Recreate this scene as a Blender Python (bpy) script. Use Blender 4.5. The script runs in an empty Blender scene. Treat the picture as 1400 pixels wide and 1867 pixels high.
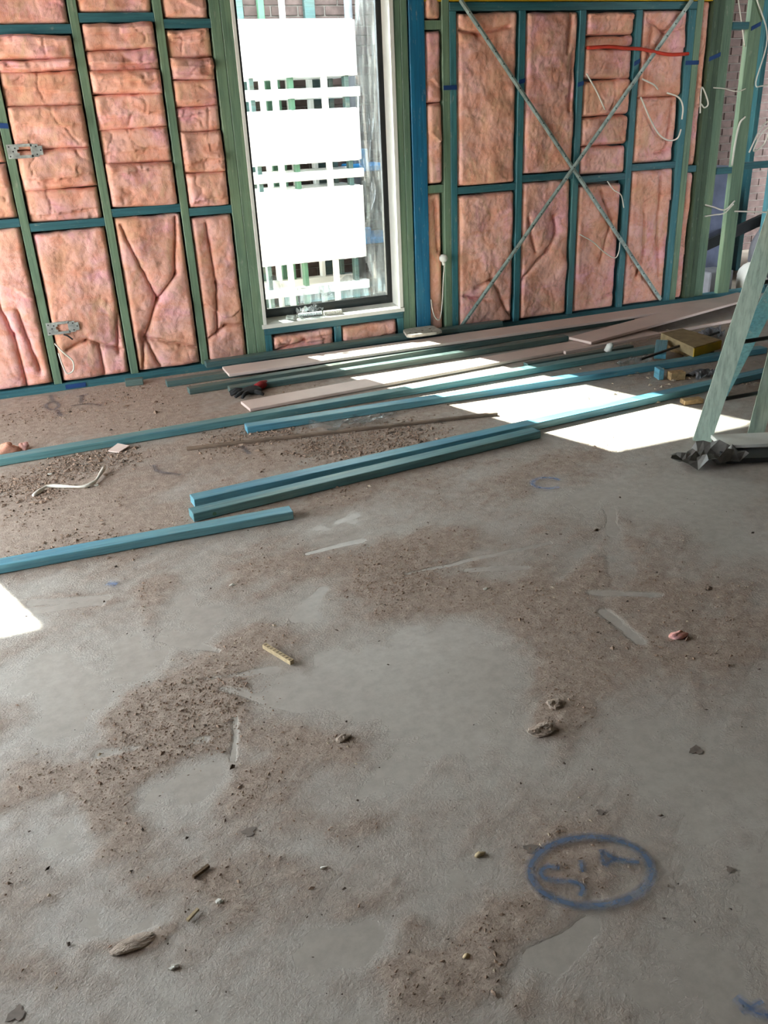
import bpy, bmesh, math, random
import numpy as np
from mathutils import Vector, Matrix

# ------------------------------------------------------------------ camera, sky, sun, exposure
sc = bpy.context.scene
COL = sc.collection
F_PX, PITCH, ROLL, YAW, CAM_H = 1551.13, 0.43272, -0.04901, -0.35535, 1.42555
fw = Vector((-math.sin(YAW)*math.cos(PITCH), math.cos(YAW)*math.cos(PITCH), -math.sin(PITCH)))
r0 = Vector((math.cos(YAW), math.sin(YAW), 0)); u0 = r0.cross(fw)
rt = math.cos(ROLL)*r0 + math.sin(ROLL)*u0
up = -math.sin(ROLL)*r0 + math.cos(ROLL)*u0
cd = bpy.data.cameras.new('camera'); cam = bpy.data.objects.new('camera', cd); COL.objects.link(cam)
m3 = Matrix((rt, up, -fw)).transposed()
cam.matrix_world = Matrix.Translation((0, 0, CAM_H)) @ m3.to_4x4()
cd.sensor_fit = 'VERTICAL'; cd.sensor_height = 24.0; cd.lens = 24.0*F_PX/1867.0
cd.clip_start = 0.05; cd.clip_end = 200
sc.camera = cam

w = bpy.data.worlds.new('sky'); sc.world = w; w.use_nodes = True
bg = w.node_tree.nodes['Background']
bg.inputs['Color'].default_value = (0.90, 0.96, 1.0, 1)
bg.inputs['Strength'].default_value = 9.0

sun_dir = Vector((0.365, -1.0, -0.79*math.hypot(1, 0.365))).normalized()   # the way the light travels
sd = bpy.data.lights.new('sun', 'SUN'); sd.energy = 48.0; sd.angle = math.radians(0.53); sd.color = (1.0, 0.95, 0.86)
so = bpy.data.objects.new('sun', sd); COL.objects.link(so)
so.rotation_euler = sun_dir.to_track_quat('-Z', 'Y').to_euler(); so.location = (-4, 12, 9)

vs = sc.view_settings
vs.view_transform = 'Standard'; vs.look = 'None'; vs.gamma = 1.0; vs.exposure = 0.40; vs.use_curve_mapping = False
sc.cycles.use_denoising = True
sc.cycles.max_bounces = 12; sc.cycles.diffuse_bounces = 6; sc.cycles.transparent_max_bounces = 12
sc.cycles.caustics_reflective = False; sc.cycles.caustics_refractive = False
sc.cycles.sample_clamp_indirect = 6.0

# ------------------------------------------------------------------ helpers
random.seed(7)
rng = np.random.default_rng(11)

def lin(r, g, b):
    f = lambda c: (c/255/12.92) if c/255 <= 0.04045 else ((c/255+0.055)/1.055)**2.4
    return (f(r), f(g), f(b), 1.0)

class NT:
    """small helper to write node trees"""
    def __init__(self, name):
        self.m = bpy.data.materials.new(name); self.m.use_nodes = True
        self.t = self.m.node_tree; self.n = self.t.nodes; self.l = self.t.links
        self.b = self.n['Principled BSDF']; self.out = self.n['Material Output']
    def add(self, typ, **kw):
        nd = self.n.new(typ)
        for k, v in kw.items():
            if k.startswith('i_'):
                nd.inputs[k[2:].replace('_', ' ')].default_value = v
            else: setattr(nd, k, v)
        return nd
    def link(self, a, b): self.l.new(a, b)
    def coord(self, scale=(1, 1, 1), kind='Object', rnd=True):
        tc = self.add('ShaderNodeTexCoord'); mp = self.add('ShaderNodeMapping')
        mp.inputs['Scale'].default_value = scale
        if rnd:
            oi = self.add('ShaderNodeObjectInfo'); vm = self.add('ShaderNodeVectorMath', operation='SCALE')
            vm.inputs[0].default_value = (37.0, 53.0, 71.0); self.link(oi.outputs['Random'], vm.inputs['Scale'])
            ad = self.add('ShaderNodeVectorMath', operation='ADD')
            self.link(tc.outputs[kind], ad.inputs[0]); self.link(vm.outputs[0], ad.inputs[1])
            self.link(ad.outputs[0], mp.inputs['Vector'])
        else: self.link(tc.outputs[kind], mp.inputs['Vector'])
        return mp.outputs[0]
    def noise(self, vec, scale, detail=4, rough=0.55, dist=0.0):
        nd = self.add('ShaderNodeTexNoise'); nd.inputs['Scale'].default_value = scale
        nd.inputs['Detail'].default_value = detail; nd.inputs['Roughness'].default_value = rough
        nd.inputs['Distortion'].default_value = dist
        self.link(vec, nd.inputs['Vector']); return nd.outputs['Fac']
    def ramp(self, fac, stops):
        nd = self.add('ShaderNodeValToRGB'); cr = nd.color_ramp
        while len(cr.elements) < len(stops): cr.elements.new(0.5)
        for e, (p, c) in zip(cr.elements, stops):
            e.position = p; e.color = c if len(c) == 4 else (*c, 1)
        self.link(fac, nd.inputs['Fac']); return nd.outputs['Color']
    def mix(self, fac, a, b, blend='MIX'):
        nd = self.add('ShaderNodeMix', data_type='RGBA', blend_type=blend)
        for s, v in ((nd.inputs[0], fac), (nd.inputs[6], a), (nd.inputs[7], b)):
            if hasattr(v, 'is_linked') or hasattr(v, 'links'): self.link(v, s)
            else: s.default_value = v
        return nd.outputs[2]
    def bump(self, h, strength=0.5, dist=0.01):
        nd = self.add('ShaderNodeBump'); nd.inputs['Strength'].default_value = strength; nd.inputs['Distance'].default_value = dist
        self.link(h, nd.inputs['Height']); self.link(nd.outputs[0], self.b.inputs['Normal']); return nd
    def base(self, c):
        s = self.b.inputs['Base Color']
        if isinstance(c, tuple): s.default_value = c
        else: self.link(c, s)

BW = lambda v: (v, v, v, 1)

def mat_plain(name, col, rough=0.6, metal=0.0, var=0.12, nscale=9.0, bump=0.15):
    t = NT(name); v = t.coord()
    n = t.noise(v, nscale, 5)
    dk = tuple(c*(1-var*2) for c in col[:3]) + (1,); lt = tuple(min(1, c*(1+var)) for c in col[:3]) + (1,)
    t.base(t.ramp(n, [(0.3, dk), (0.7, lt)]))
    t.b.inputs['Roughness'].default_value = rough; t.b.inputs['Metallic'].default_value = metal
    if bump: t.bump(t.noise(v, nscale*8, 4), bump, 0.004)
    return t.m

def mat_timber(name, col, col2, col3, rough=0.48, knots=True, fade=0.5, along='X'):
    """stained pine: grain streaks along the local length, patchy stain, small knots"""
    t = NT(name)
    sc_ = {'X': (0.6, 14, 14), 'Z': (14, 14, 0.6)}[along]
    vg = t.coord(sc_); vp = t.coord({'X': (1.0, 5, 5), 'Z': (5, 5, 1.0)}[along])
    g = t.noise(vg, 6.0, 6, 0.65, 0.3); p = t.noise(vp, 2.2, 3, 0.5)
    c = t.mix(t.ramp(p, [(0.42, BW(0)), (0.62, BW(1))]), col, col2)
    pf = t.noise(vp, 1.3, 2); fa = t.ramp(pf, [(0.56, BW(0)), (0.70, BW(fade))])
    c = t.mix(fa, c, col3)
    gr = t.ramp(g, [(0.30, BW(0.62)), (0.55, BW(1.0)), (0.75, BW(1.12))])
    c = t.mix(1.0, c, gr, 'MULTIPLY')
    if knots:
        vo = t.add('ShaderNodeTexVoronoi'); vo.inputs['Scale'].default_value = 1.9
        t.link(t.coord({'X': (0.8, 4.5, 4.5), 'Z': (4.5, 4.5, 0.8)}[along]), vo.inputs['Vector'])
        k = t.ramp(vo.outputs['Distance'], [(0.05, BW(1)), (0.14, BW(0))])
        c = t.mix(t.mix(0.55, BW(0), k), c, tuple(x*0.35 for x in col[:3])+(1,))
    # pale scuffs and dust
    d = t.ramp(t.noise(t.coord((2, 7, 7) if along == 'X' else (7, 7, 2)), 7.0, 6, 0.7), [(0.60, BW(0)), (0.72, BW(0.45))])
    c = t.mix(d, c, lin(176, 176, 160))
    t.base(c); t.b.inputs['Roughness'].default_value = rough
    t.bump(g, 0.25, 0.003)
    return t.m

TEALF = mat_timber('teal_stained_pine', lin(104, 152, 154), lin(88, 142, 152), lin(142, 168, 152))
BLUEF = mat_timber('blue_stained_pine', lin(92, 158, 182), lin(112, 170, 182), lin(140, 178, 168))
DKTEALF = mat_timber('weathered_teal_pine', lin(78, 108, 108), lin(92, 112, 106), lin(132, 124, 108))
GREENZ = mat_timber('sage_green_pine_upright', lin(114, 140, 114), lin(102, 130, 108), lin(134, 156, 122), along='Z', fade=0.6)
PALEZ = mat_timber('pale_green_pine_upright', lin(176, 194, 180), lin(164, 186, 172), lin(192, 198, 172), along='Z', fade=0.6)
DKGREENZ = mat_timber('dark_green_pine_upright', lin(70, 92, 70), lin(62, 84, 66), lin(84, 104, 74), along='Z')
TEALZ = mat_timber('teal_pine_upright', lin(62, 122, 130), lin(52, 112, 122), lin(84, 134, 128), along='Z', fade=0.5)
TEALX = mat_timber('teal_pine_level', lin(56, 108, 116), lin(46, 98, 108), lin(74, 116, 116), fade=0.5)
BLUEZ = mat_timber('blue_pine_upright', lin(30, 112, 148), lin(22, 98, 134), lin(66, 128, 148), along='Z', fade=0.4)
PINKB = mat_plain('pink_primed_board', lin(226, 206, 196), 0.55, var=0.05, nscale=5)
DUSTW = mat_plain('brown_bare_batten', lin(128, 110, 94), 0.8, var=0.2)
WHITE = mat_plain('white_primed_timber', lin(226, 226, 218), 0.5, var=0.04)
BLACKAL = mat_plain('black_aluminium', lin(30, 31, 33), 0.35, 0.3, var=0.2)
GALV = mat_plain('galvanised_steel', lin(190, 198, 194), 0.38, 0.45, var=0.22, nscale=30)
GALVDULL = mat_plain('dull_strap_steel', lin(176, 194, 188), 0.42, 0.2, var=0.25, nscale=18)
CABLE = mat_plain('white_cable_sheath', lin(226, 222, 210), 0.5, var=0.05)
YELLOW = mat_plain('yellow_beam', lin(206, 166, 30), 0.6, var=0.12)
REDSTRAP = mat_plain('red_strap', lin(206, 60, 40), 0.55, var=0.1)
MARKER = mat_plain('blue_marker_paint', lin(16, 62, 120), 0.7, var=0.15)
FOIL = mat_plain('grey_sarking', lin(96, 92, 88), 0.7, var=0.1)
BRICK = mat_plain('dark_brown_brick', lin(104, 86, 82), 0.9, var=0.22, nscale=14, bump=0.4)
MORTAR = mat_plain('grey_mortar', lin(150, 142, 136), 0.95, var=0.1, nscale=40)
WRAP = mat_plain('white_pack_wrap', lin(246, 247, 246), 0.4, var=0.02)
GROUND = mat_plain('pale_site_ground', lin(176, 164, 148), 0.95, var=0.12, nscale=3)
CEIL = mat_plain('grey_ceiling_sarking', lin(118, 116, 112), 0.9, var=0.03)
DARKPL = mat_plain('dark_plastic', lin(38, 42, 44), 0.45, var=0.15)
GLOVE = mat_plain('black_knit_glove', lin(34, 36, 38), 0.85, var=0.2, nscale=60, bump=0.5)
REDCUFF = mat_plain('red_knit', lin(150, 36, 40), 0.85, var=0.15, nscale=60)
OSB = mat_plain('tan_chipboard', lin(176, 146, 104), 0.85, var=0.22, nscale=40)
TANTOP = mat_plain('dusty_tan_top', lin(158, 140, 104), 0.85, var=0.15, nscale=20)
CLOD = mat_plain('dry_mortar_clod', lin(186, 170, 156), 0.95, var=0.15, nscale=50, bump=0.6)
WOODCHIP = mat_plain('pale_wood_chip', lin(196, 176, 140), 0.8, var=0.15, nscale=60)
DARKCHIP = mat_plain('dark_wood_chip', lin(104, 84, 62), 0.8, var=0.2, nscale=60)
GREYBAG = mat_plain('grey_sack', lin(120, 122, 128), 0.7, var=0.12)
BLUEWRAP = mat_plain('blue_grey_pack_wrap', lin(128, 138, 168), 0.45, var=0.12)
SHEETM = mat_plain('dull_metal_flashing', lin(112, 110, 106), 0.45, 0.15, var=0.3, nscale=12)
PAD = mat_plain('spotted_grey_pad', lin(196, 190, 176), 0.9, var=0.15, nscale=30)
BLUETARP = mat_plain('bright_blue_plastic', lin(40, 150, 220), 0.5, var=0.1)
GREENP = mat_plain('green_post_paint', lin(84, 124, 100), 0.6, var=0.1)

def mat_batt():
    t = NT('pink_glasswool'); v = t.coord()
    a = t.noise(v, 3.2, 5, 0.6, 0.6); b = t.noise(t.coord((1, 1, 1.4)), 7.5, 6, 0.65, 0.8); e = t.noise(t.coord((1.3, 1, 0.7)), 5.0, 4, 0.6, 1.2)
    c = t.ramp(a, [(0.34, lin(230, 176, 144)), (0.44, lin(240, 184, 162)), (0.54, lin(243, 192, 180)), (0.64, lin(245, 184, 190))])
    c = t.mix(t.ramp(b, [(0.44, BW(0)), (0.62, BW(0.8))]), c, lin(230, 160, 134))
    c = t.mix(t.ramp(e, [(0.54, BW(0)), (0.68, BW(0.6))]), c, lin(218, 180, 146))
    g = t.noise(t.coord((1.6, 1.6, 1)), 11.0, 8, 0.75, 1.5)
    c = t.mix(t.ramp(g, [(0.52, BW(0)), (0.70, BW(0.75))]), c, lin(176, 126, 106))
    oi = t.add('ShaderNodeObjectInfo')
    hv = t.add('ShaderNodeHueSaturation'); t.link(c, hv.inputs['Color'])
    mr = t.add('ShaderNodeMapRange'); t.link(oi.outputs['Random'], mr.inputs[0]); mr.inputs[3].default_value = 0.90; mr.inputs[4].default_value = 1.08
    t.link(mr.outputs[0], hv.inputs['Value']); hv.inputs['Saturation'].default_value = 1.0
    t.base(hv.outputs[0]); t.b.inputs['Roughness'].default_value = 1.0; t.b.inputs['Specular IOR Level'].default_value = 0.1
    f = t.noise(t.coord((3.0, 1, 1)), 34, 8, 0.75, 2.0)
    ad = t.add('ShaderNodeMath', operation='ADD'); t.link(f, ad.inputs[0])
    t.link(t.noise(v, 12, 6, 0.65, 1.0), ad.inputs[1])
    t.bump(ad.outputs[0], 0.45, 0.010)
    return t.m
BATT = mat_batt()

def mat_glass(name, tint=(0.93, 0.97, 0.96, 1), gloss=0.10, rough=0.02, noise=False):
    t = NT(name); t.n.remove(t.b)
    tr = t.add('ShaderNodeBsdfTransparent'); tr.inputs[0].default_value = tint
    gl = t.add('ShaderNodeBsdfGlossy'); gl.inputs['Roughness'].default_value = rough
    fr = t.add('ShaderNodeFresnel'); fr.inputs['IOR'].default_value = 1.45
    mx = t.add('ShaderNodeMixShader'); t.link(tr.outputs[0], mx.inputs[1]); t.link(gl.outputs[0], mx.inputs[2])
    if noise:
        v = t.coord((3, 3, .7)); n = t.noise(v, 6, 4, 0.6, 0.8)
        t.link(t.ramp(n, [(0.45, BW(gloss*0.3)), (0.72, BW(min(1, gloss*1.5)))]), mx.inputs[0])
        df = t.add('ShaderNodeBsdfDiffuse'); df.inputs[0].default_value = (0.85, 0.9, 0.92, 1)
        m2 = t.add('ShaderNodeMixShader'); t.link(t.ramp(n, [(0.45, BW(0.02)), (0.75, BW(0.16))]), m2.inputs[0])
        t.link(mx.outputs[0], m2.inputs[1]); t.link(df.outputs[0], m2.inputs[2]); t.link(m2.outputs[0], t.out.inputs[0])
    else:
        t.link(fr.outputs[0], mx.inputs[0]); t.link(mx.outputs[0], t.out.inputs[0])
    return t.m
GLASS = mat_glass('window_glass')
FILM = mat_glass('clear_plastic_film', (0.95, 0.97, 0.98, 1), 0.25, 0.12, True)

# ---- meshes
def wloc(o):
    v = Vector((0, 0, 0))
    while o is not None: v += o.location; o = o.parent
    return v
def mesh_obj(name, verts, faces, mat, parent=None, origin=None, smooth=False):
    me = bpy.data.meshes.new(name)
    if origin is None: origin = Vector((0, 0, 0))
    o3 = Vector(origin)
    me.from_pydata([tuple(Vector(v)-o3) for v in verts], [], faces)
    me.update()
    if smooth: me.polygons.foreach_set('use_smooth', [True]*len(me.polygons))
    if mat: me.materials.append(mat)
    o = bpy.data.objects.new(name, me); COL.objects.link(o)
    if parent is not None:
        o.parent = parent
        o.location = o3 - wloc(parent)
    else: o.location = o3
    return o

def tag(o, label=None, cat=None, group=None, kind=None):
    if label: o['label'] = label
    if cat: o['category'] = cat
    if group: o['group'] = group
    if kind: o['kind'] = kind
    return o

def empty(name, loc=(0, 0, 0)):
    o = bpy.data.objects.new(name, None); o.location = loc; o.empty_display_size = 0.1; COL.objects.link(o); return o

class MB:
    def __init__(self): self.v = []; self.f = []
    def box(self, x0, x1, y0, y1, z0, z1):
        return self.hexa([(x0,y0,z0),(x1,y0,z0),(x1,y1,z0),(x0,y1,z0),(x0,y0,z1),(x1,y0,z1),(x1,y1,z1),(x0,y1,z1)])
    def hexa(self, p):
        b = len(self.v); self.v += [tuple(q) for q in p]
        self.f += [tuple(b+i for i in q) for q in ((3,2,1,0),(4,5,6,7),(0,1,5,4),(1,2,6,5),(2,3,7,6),(3,0,4,7))]; return self
    def bbox(self, x0, x1, y0, y1, z0, z1, c=0.002):
        """box with chamfered edges"""
        bm = bmesh.new(); vs_ = [bm.verts.new(p) for p in [(x0,y0,z0),(x1,y0,z0),(x1,y1,z0),(x0,y1,z0),(x0,y0,z1),(x1,y0,z1),(x1,y1,z1),(x0,y1,z1)]]
        for q in ((3,2,1,0),(4,5,6,7),(0,1,5,4),(1,2,6,5),(2,3,7,6),(3,0,4,7)): bm.faces.new([vs_[i] for i in q])
        bmesh.ops.bevel(bm, geom=bm.edges[:], offset=c, segments=1, affect='EDGES')
        b = len(self.v); bm.verts.index_update()
        self.v += [tuple(v.co) for v in bm.verts]; self.f += [tuple(b+v.index for v in f.verts) for f in bm.faces]; bm.free(); return self
    def beam(self, a, b, w, h, upv=(0, 0, 1)):
        """square bar from a to b; w across, h along upv"""
        a = Vector(a); b = Vector(b); d = (b-a).normalized(); s = d.cross(Vector(upv)).normalized(); u = s.cross(d)
        p = []
        for q in (a, b): p += [q - s*w/2 - u*h/2, q + s*w/2 - u*h/2, q + s*w/2 + u*h/2, q - s*w/2 + u*h/2]
        return self.hexa(p)
    def tube(self, pts, r, n=8, cap=True, rad=None):
        pts = [Vector(p) for p in pts]; b = len(self.v); N = len(pts)
        prev = None
        for i, p in enumerate(pts):
            d = (pts[min(i+1, N-1)] - pts[max(i-1, 0)]).normalized()
            ref = prev if prev is not None else (Vector((0, 0, 1)) if abs(d.z) < 0.9 else Vector((1, 0, 0)))
            s = d.cross(ref); s = s.normalized() if s.length > 1e-6 else d.orthogonal().normalized()
            u = s.cross(d).normalized(); prev = u
            rr = rad[i] if rad else r
            for k in range(n):
                a = 2*math.pi*k/n; self.v.append(tuple(p + s*rr*math.cos(a) + u*rr*math.sin(a)))
        for i in range(N-1):
            for k in range(n):
                k2 = (k+1) % n
                self.f.append((b+i*n+k, b+i*n+k2, b+(i+1)*n+k2, b+(i+1)*n+k))
        if cap: self.f.append(tuple(b+k for k in range(n))[::-1]); self.f.append(tuple(b+(N-1)*n+k for k in range(n)))
        return self
    def blob(self, c, r, seed=0, nu=10, nv=7, jag=0.25):
        """irregular lump"""
        rg = random.Random(seed); b = len(self.v); ph = [rg.uniform(0, 6.28) for _ in range(6)]
        for j in range(1, nv):
            th = math.pi*j/nv
            for i in range(nu):
                a = 2*math.pi*i/nu
                k = 1 + jag*(math.sin(2*a+ph[0])*math.sin(2*th+ph[1])+0.6*math.sin(3*a+ph[2])*math.sin(3*th+ph[3]) + rg.uniform(-.45, .45))
                self.v.append((c[0]+r[0]*k*math.sin(th)*math.cos(a), c[1]+r[1]*k*math.sin(th)*math.sin(a), c[2]+r[2]*(k if jag < .5 else 1)*math.cos(th)))
        self.v.append((c[0], c[1], c[2]+r[2])); self.v.append((c[0], c[1], c[2]-r[2])); t_, bt = len(self.v)-2, len(self.v)-1
        for j in range(nv-2):
            for i in range(nu):
                i2 = (i+1) % nu; self.f.append((b+j*nu+i, b+(j+1)*nu+i, b+(j+1)*nu+i2, b+j*nu+i2))
        for i in range(nu):
            i2 = (i+1) % nu; self.f.append((t_, b+i, b+i2)); self.f.append((bt, b+(nv-2)*nu+i2, b+(nv-2)*nu+i))
        return self
    def build(self, name, mat, parent=None, origin=None, smooth=False):
        if origin is None:
            a = np.array(self.v); origin = (float((a[:, 0].min()+a[:, 0].max())/2), float((a[:, 1].min()+a[:, 1].max())/2), float(a[:, 2].min()))
        return mesh_obj(name, self.v, self.f, mat, parent, origin, smooth)

def smooth_path(pts, n=6):
    """Catmull-Rom through 3-D points"""
    P = [np.array(p, float) for p in pts]; P = [2*P[0]-P[1]] + P + [2*P[-1]-P[-2]]; out = []
    for i in range(1, len(P)-2):
        for k in range(n):
            t = k/n; a, b, c, d = P[i-1:i+3]
            out.append(0.5*((2*b)+(c-a)*t+(2*a-5*b+4*c-d)*t*t+(3*b-a-3*c+d)*t**3))
    out.append(P[-2]); return [tuple(p) for p in out]

_lat = {}
def vnoise(x, y, seed=0):
    if seed not in _lat: _lat[seed] = np.random.default_rng(1000+seed).random((256, 256))
    L = _lat[seed]; xi = np.floor(x).astype(int); yi = np.floor(y).astype(int); fx = x-xi; fy = y-yi
    fx = fx*fx*(3-2*fx); fy = fy*fy*(3-2*fy)
    a = L[xi % 256, yi % 256]; b = L[(xi+1) % 256, yi % 256]; c = L[xi % 256, (yi+1) % 256]; d = L[(xi+1) % 256, (yi+1) % 256]
    return (a*(1-fx)+b*fx)*(1-fy)+(c*(1-fx)+d*fx)*fy
def fbm(x, y, seed=0, o=4, g=0.5):
    s = 0; a = 1; t = 0
    for k in range(o):
        s = s+a*vnoise(x*2**k+17*k, y*2**k+31*k, seed+k); t += a; a *= g
    return s/t
def segdist(x, y, a, b):
    dx, dy = b[0]-a[0], b[1]-a[1]; t = np.clip(((x-a[0])*dx+(y-a[1])*dy)/(dx*dx+dy*dy+1e-12), 0, 1)
    return np.hypot(x-a[0]-t*dx, y-a[1]-t*dy), t
# ------------------------------------------------------------------ floor
BLOBS=[
(0.806,2.532,2.60,-0.81,-1.18,-4.28,1.00), (0.899,2.254,3.92,-1.65,-2.77,-5.62,1.00), (0.116,1.969,4.11,-0.05,0.08,-4.99,1.30), 
(0.326,2.158,5.61,-0.19,1.49,-7.67,1.10), (-0.021,1.793,4.56,0.10,-1.10,-10.48,1.00), (-0.071,1.634,15.20,-0.28,-1.10,-4.88,0.90), 
(-0.266,1.799,7.96,-0.10,-3.65,-8.29,0.80), (1.144,1.741,7.68,-3.67,-0.46,-3.21,1.10), (1.472,2.035,3.13,-2.14,-2.02,-4.17,0.80), 
(1.133,2.083,4.07,-2.45,-4.32,-5.96,0.70), (0.215,1.272,3.77,-0.51,-2.30,-10.58,0.80), (0.514,1.041,5.21,-2.14,-4.66,-14.14,1.00), 
(0.440,0.960,8.13,-2.21,-4.08,-17.86,1.00), (-0.148,3.148,3.20,0.05,-0.91,-7.11,0.80), (0.144,2.466,12.92,-0.53,-0.08,-3.32,1.00), 
(-0.132,2.694,3.83,-0.02,-3.07,-12.76,0.70), (1.293,2.555,2.04,-0.84,-0.67,-8.24,0.70), (1.812,2.294,3.80,-2.80,-1.98,-3.95,0.50), 
(1.668,1.718,3.77,-3.78,-3.14,-3.08,0.45), (0.818,1.067,10.78,-7.19,-6.29,-14.33,0.70), (0.988,1.516,9.14,-3.08,1.18,-17.21,0.80), 
(-0.083,1.269,16.27,-0.79,-10.88,-34.92,1.00), (0.405,1.402,13.08,-2.73,-2.62,-14.72,0.70), (-0.273,1.345,12.39,-0.24,-8.58,-19.07,0.60), 
(-0.015,1.373,7.81,0.12,-3.02,-22.46,0.50), (0.507,1.689,5.71,-1.31,-2.53,-15.12,0.50), (0.522,0.845,3.13,-1.79,-8.05,-18.26,0.50), 
(0.188,1.614,14.80,-3.40,-5.50,-12.25,0.60), (0.851,3.214,1.69,-0.37,0.25,-5.04,0.60), (-0.090,2.292,10.55,-0.80,-3.86,-8.11,0.80), 
(-0.157,2.204,5.61,-0.30,-2.98,-6.39,-1.20), (0.168,2.511,9.29,-1.37,-4.19,-8.77,-0.60), (0.264,2.542,7.71,-1.43,-1.74,-3.59,-0.80), 
(0.114,2.258,6.81,-1.03,-3.21,-6.98,-1.00), (0.067,1.669,8.63,-1.38,-4.14,-9.03,-1.00), (-0.208,1.677,10.45,-0.43,-4.01,-8.97,-0.90), 
(0.526,1.832,3.32,-1.80,-4.66,-4.33,-0.90), (0.511,1.468,4.82,-1.91,-3.72,-8.33,-0.80), (0.642,2.399,5.84,-1.85,-3.02,-6.24,-0.80), 
(2.004,2.556,1.54,-1.06,-1.18,-4.19,-1.00), (1.983,2.087,3.51,-2.98,-1.75,-3.56,-0.80), (-0.127,1.350,6.11,0.24,-3.62,-17.90,-0.80), 
(0.784,1.822,3.93,-1.78,-1.79,-3.87,-0.80), (1.254,1.417,3.63,-2.82,-2.65,-5.88,-0.50), (0.303,1.081,4.97,-1.77,-7.96,-19.39,-0.60), 
(-0.182,1.981,12.12,-0.52,-4.64,-10.44,-1.00), (-0.103,3.256,3.10,0.00,-0.95,-7.46,-0.50), (0.305,1.119,7.65,-1.99,-6.10,-19.12,-0.60), 
(0.659,0.939,8.32,-1.36,2.05,-37.53,-0.90), (1.454,2.552,7.12,-3.97,-4.30,-8.49,-0.80), (0.302,0.939,4.82,-1.95,-10.42,-22.80,-0.50), 
(1.712,2.222,21.40,-15.40,-2.33,-4.72,-0.90),]
STREAKS=[
(0.243,1.999,0.415,1.825,0.016), (0.201,2.066,0.393,2.029,0.013), (-0.108,1.866,0.146,1.812,0.017), (0.245,1.858,0.205,1.701,0.008), 
(1.415,1.892,1.411,1.708,0.021), (1.444,2.009,1.629,1.900,0.017), (0.597,0.934,0.734,0.952,0.016), (0.954,2.384,1.511,2.370,0.009), 
(-0.355,2.725,-0.046,2.653,0.018), (1.871,2.507,1.752,2.324,0.019), (-0.252,2.752,-0.026,2.683,0.020), (0.109,2.342,0.259,2.196,0.012), 
(0.690,2.683,0.908,2.697,0.012), (0.664,2.408,0.527,2.265,0.017), (1.152,2.317,1.346,2.243,0.013), (0.132,2.383,0.187,2.305,0.010),]
xs = np.concatenate([np.array([-4.0, -2.5, -1.0]), np.arange(-0.5, 2.6, 0.0075), np.arange(2.6, 5.6, 0.02), np.array([7.0, 10.0])])
ys = np.concatenate([np.array([-4.0, -1.5, 0.2]), np.arange(0.6, 3.1, 0.0065), np.arange(3.1, 5.62, 0.015), np.array([5.63])])
GX, GY = np.meshgrid(xs, ys); 
def dust_field(X, Y):
    d = 0.44 + 0.9*(fbm(X*2.6, Y*2.6, 3, 5, 0.55)-0.5)
    ca, sa = math.cos(.55), math.sin(.55); p_, q_ = X*ca+Y*sa, -X*sa+Y*ca
    d = d + 0.55*(fbm(p_*2.2+.6*fbm(X*2, Y*2, 33, 2), q_*11, 34, 5, 0.6)-0.5)
    wx = X + 0.14*(fbm(X*6, Y*6, 21, 4)-0.5); wy = Y + 0.14*(fbm(X*6, Y*6, 25, 4)-0.5)
    for cx, cy, a, b, c, e, s in BLOBS:
        u = a*(wx-cx)+b*(wy-cy); v = c*(wx-cx)+e*(wy-cy); r2 = u*u+v*v
        d = d + 0.34*s*np.exp(-r2*r2*0.9)
    far = np.clip((Y-2.9)/0.7, 0, 1)*np.clip((2.4-X)/1.2, 0, 1); d = d + 0.35*far
    d = d + 0.42*(fbm(X*19, Y*19, 9, 5, 0.65)-0.5)
    for ax, ay, bx, by, ww in STREAKS:
        dist, t = segdist(X+.015*(fbm(X*9, Y*9, 61, 3)-.5), Y+.015*(fbm(X*9, Y*9, 65, 3)-.5), (ax, ay), (bx, by)); d = d - 0.60*np.exp(-(dist/ww)**4)*(0.75+0.5*vnoise(X*40, Y*40, 5))
    return d
D = dust_field(GX, GY)
thick = np.clip((D-0.45)/0.5, 0, 1)
rough = fbm(GX*70, GY*70, 40, 3, 0.6)-0.5
GZ = thick*(0.0016 + 0.0055*np.clip(fbm(GX*34, GY*34, 50, 3, 0.6)-0.42, 0, 1)) + 0.0014*rough*thick
GZ *= ((GX > -0.6) & (GX < 5.5) & (GY > 0.5) & (GY < 5.62))
ny, nx = GX.shape
me = bpy.data.meshes.new('floor')
top = np.stack([GX.ravel(), GY.ravel(), GZ.ravel()], 1)
base4 = np.array([[xs[0], ys[0], -0.2], [xs[-1], ys[0], -0.2], [xs[-1], ys[-1], -0.2], [xs[0], ys[-1], -0.2]])
i, j = np.meshgrid(np.arange(nx-1), np.arange(ny-1)); q = (j*nx+i).ravel()
quads = np.stack([q, q+1, q+nx+1, q+nx], 1)
NV = nx*ny; c00, c10, c11, c01 = 0, nx-1, nx*ny-1, nx*(ny-1)
ex = np.array([[NV, NV+1, c10, c00], [NV+1, NV+2, c11, c10], [NV+2, NV+3, c01, c11], [NV+3, NV, c00, c01], [NV+3, NV+2, NV+1, NV]])
quads = np.concatenate([quads, ex]); allv = np.concatenate([top, base4])
me.vertices.add(len(allv)); me.vertices.foreach_set('co', allv.ravel().astype(np.float32))
me.loops.add(quads.size); me.loops.foreach_set('vertex_index', quads.ravel().astype(np.int32))
me.polygons.add(len(quads)); me.polygons.foreach_set('loop_start', np.arange(0, quads.size, 4, dtype=np.int32))
me.polygons.foreach_set('use_smooth', np.concatenate([np.ones(len(quads)-5, bool), np.zeros(5, bool)]))
me.update(calc_edges=True); me.validate()
at = me.attributes.new('dust', 'FLOAT', 'POINT'); at.data.foreach_set('value', np.concatenate([D.ravel(), np.zeros(4)]).astype(np.float32))

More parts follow.
